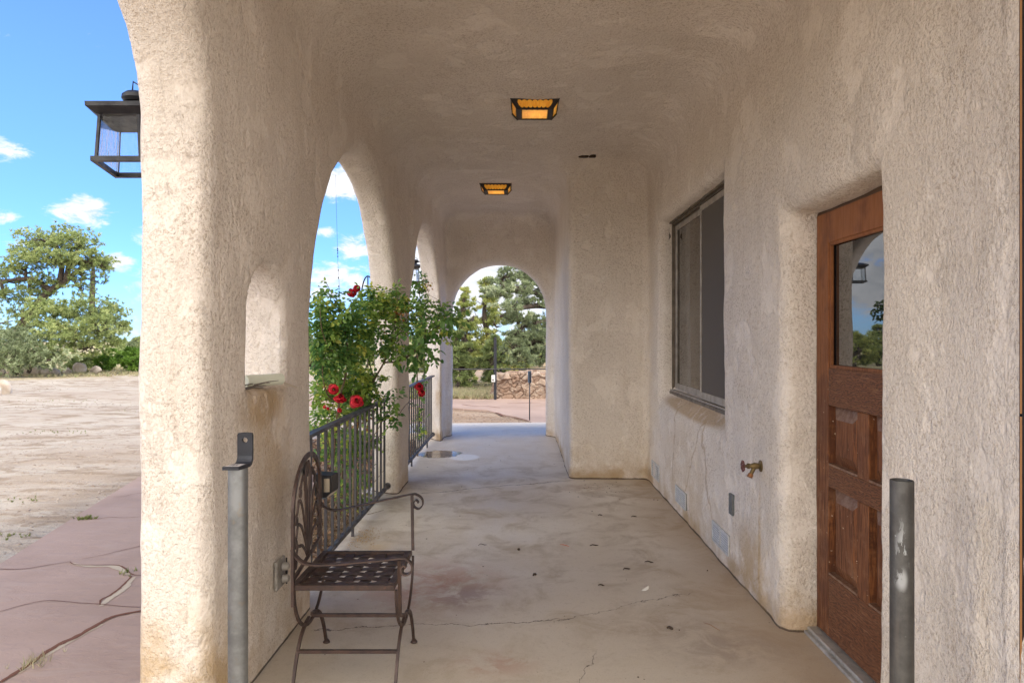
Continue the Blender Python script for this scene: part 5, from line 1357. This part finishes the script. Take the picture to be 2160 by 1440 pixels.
MB().tube([(cc.x, cc.y, 2.47), (-1.5, cc.y, 2.50), (-1.405, cc.y, 2.50)], .009, 8).build('bracket', M['lantern'], ln)
MB().bbox((-1.415, cc.y-.05, 2.38), (-1.392, cc.y+.05, 2.56), .003).build('backplate', M['lantern'], ln)
l2 = copy_tree(ln); l2.location = (-1.56, 10.1, 2.20); l2['label'] = 'distant black lantern glimpsed between the two far arcade piers'
l2.scale = (1, 1, 1)

# ------------------------------------------------------------------ things on the niche sill
rl = MB(); a = Vector((-1.20, 3.08, 1.252)); b = Vector((-1.105, 3.265, 1.252)); rl.tube([a, a.lerp(b,.05), b], 0, 14, [.027,.028,.026])
tag(rl.build('paper_roll', mat('pale_green_paper', (.62,.63,.50), .6), None, smooth='angle'), 'pale green rolled paper tube lying in the wall niche', 'paper roll')
sc_ = MB(); sc_.add([(-1.10,3.30,1.222), (-1.06,3.36,1.205), (-1.07,3.39,1.207), (-1.115,3.335,1.235), (-1.10,3.30,1.220), (-1.06,3.36,1.203), (-1.07,3.39,1.205), (-1.115,3.335,1.233)], [(0,1,2,3),(7,6,5,4),(0,4,5,1),(1,5,6,2),(2,6,7,3),(3,7,4,0)])
tag(sc_.build('paper_scrap', mat('scrap_paper', (.45,.38,.29), .8), None), 'tan scrap of torn paper beside the paper tube in the niche', 'paper')
tw = MB()
for k in range(5):
    a = Vector((random.uniform(-1.2,-1.09), random.uniform(2.90,3.02), 1.222+.006*k)); d_ = Vector((random.uniform(.0,.05), random.uniform(.12,.26), random.uniform(-.005,.012)))
    tw.tube([a, a+d_*.5+Vector((.01,0,.006)), a+d_], 0, 5, [.003,.0025,.0012])
tag(tw.build('twig_bundle', mat('grey_twigs', (.13,.11,.09), .8), None, fixn=False), 'bundle of grey twigs lying in the wall niche', 'twigs')

# ------------------------------------------------------------------ debris on the porch floor
dark = mat('dry_twig', (.055,.035,.022), .85)
def ftwig(px, py, L, ang, label, m=dark, r=.0035, cat='twig', name='fallen_twig', bend=.15):
    d = 1.45*1500/(py-708); c = Vector(((px-1100)*d/1500, d, .004)); u = Vector((math.cos(R(ang)), math.sin(R(ang)), 0)); w = Vector((-u.y, u.x, 0))
    mb = MB(); mb.tube(spline([c-u*L/2, c-u*L*.15+w*L*bend+Vector((0,0,.004)), c+u*L*.2-w*L*bend*.4+Vector((0,0,.003)), c+u*L/2], 3), 0, 6, None) if False else mb.tube([c-u*L/2, c-u*L*.15+w*L*bend+Vector((0,0,.004)), c+u*L*.2-w*L*bend*.4+Vector((0,0,.003)), c+u*L/2], 0, 6, [r*.6, r, r*1.1, r*.5])
    tag(mb.build(name, m, None, smooth=True), label, cat)
ftwig(1253,1151,.06,8,'short brown twig right of the orange straw on the porch floor')
ftwig(1369,1186,.055,-15,'dark twig upper of two near the nearest vent side')
ftwig(1322,1201,.05,25,'dark curled twig left of and below the upper one', bend=.3)
ftwig(1337,1090,.045,10,'small dark twig in the middle of the floor before the stepped wall')
ftwig(1266,1087,.035,5,'tiny dark twig before the stepped wall, left of another')
ftwig(1268,1235,.035,-10,'small dark twig in the centre of the floor below the pale paper scrap side')
ftwig(1191,1151,.075,-35,'bright orange straw lying on the porch floor', mat('orange_straw', (.65,.16,.06), .6), .002, 'straw', 'orange_straw', .02)
ftwig(1501,1322,.11,-60,'thin tan straw on the floor before the door recess', mat('tan_straw', (.36,.22,.13), .8), .0018, 'straw', 'dry_straw', .03)
ftwig(1413,1326,.032,-25,'dark bark chip lowest on the floor before the door', r=.007)
ftwig(1018,1150,.06,15,'forked thin twig left of the dark lump, beside the chair side of the floor', r=.002, bend=.35)
ftwig(1128,1213,.030,50,'dark lump of bark in the middle of the porch floor', r=.007)
ftwig(1094,1160,.016,20,'small black clod above the dark lump of bark', r=.008, bend=0)
ftwig(903,1315,.02,0,'small brown clod on the floor crack by the chair', r=.0)if False else None
lp = MB(); c = P(1360, 1246, 1.45*1500/(1246-708)); c.z = .004
lp.add([c+Vector(q) for q in ((-.022,-.006,0),(0,.004,.012),(.026,.020,.020),(.022,.004,.006),(.002,-.010,.001))], [(0,1,4),(1,2,3,4)])
tag(lp.build('paper_scrap', mat('white_scrap', (.68,.65,.58), .7), None, fixn=False), 'small white curled scrap on the open porch floor', 'paper')
n = 260; fx = rng.uniform(-1.05, 1.25, n); fy = 2.0+rng.uniform(0,1,n)**.8*8; cc_ = np.stack([fx, fy, np.full(n, .003)], 1)
ex = np.stack([rng.normal(.75,.16,160), rng.normal(6.75,.22,160), np.full(160,.004)], 1); ex2 = np.stack([rng.normal(-1.13,.05,500), rng.normal(5.12,.13,500), np.full(500,.006)], 1)
ex = ex[(ex[:,1] < 7.15) & (ex[:,0] < 1.25)]
pebbles('floor_grit', 'dark grit and crumbs of leaf scattered over the porch floor', np.concatenate([cc_, ex]), .0015, .008, dark)
pebbles('sand_pile', 'crumbled tan sand at the foot of the nearer railing', ex2, .003, .009, mat('sand_crumb', (.46,.33,.19), .95))
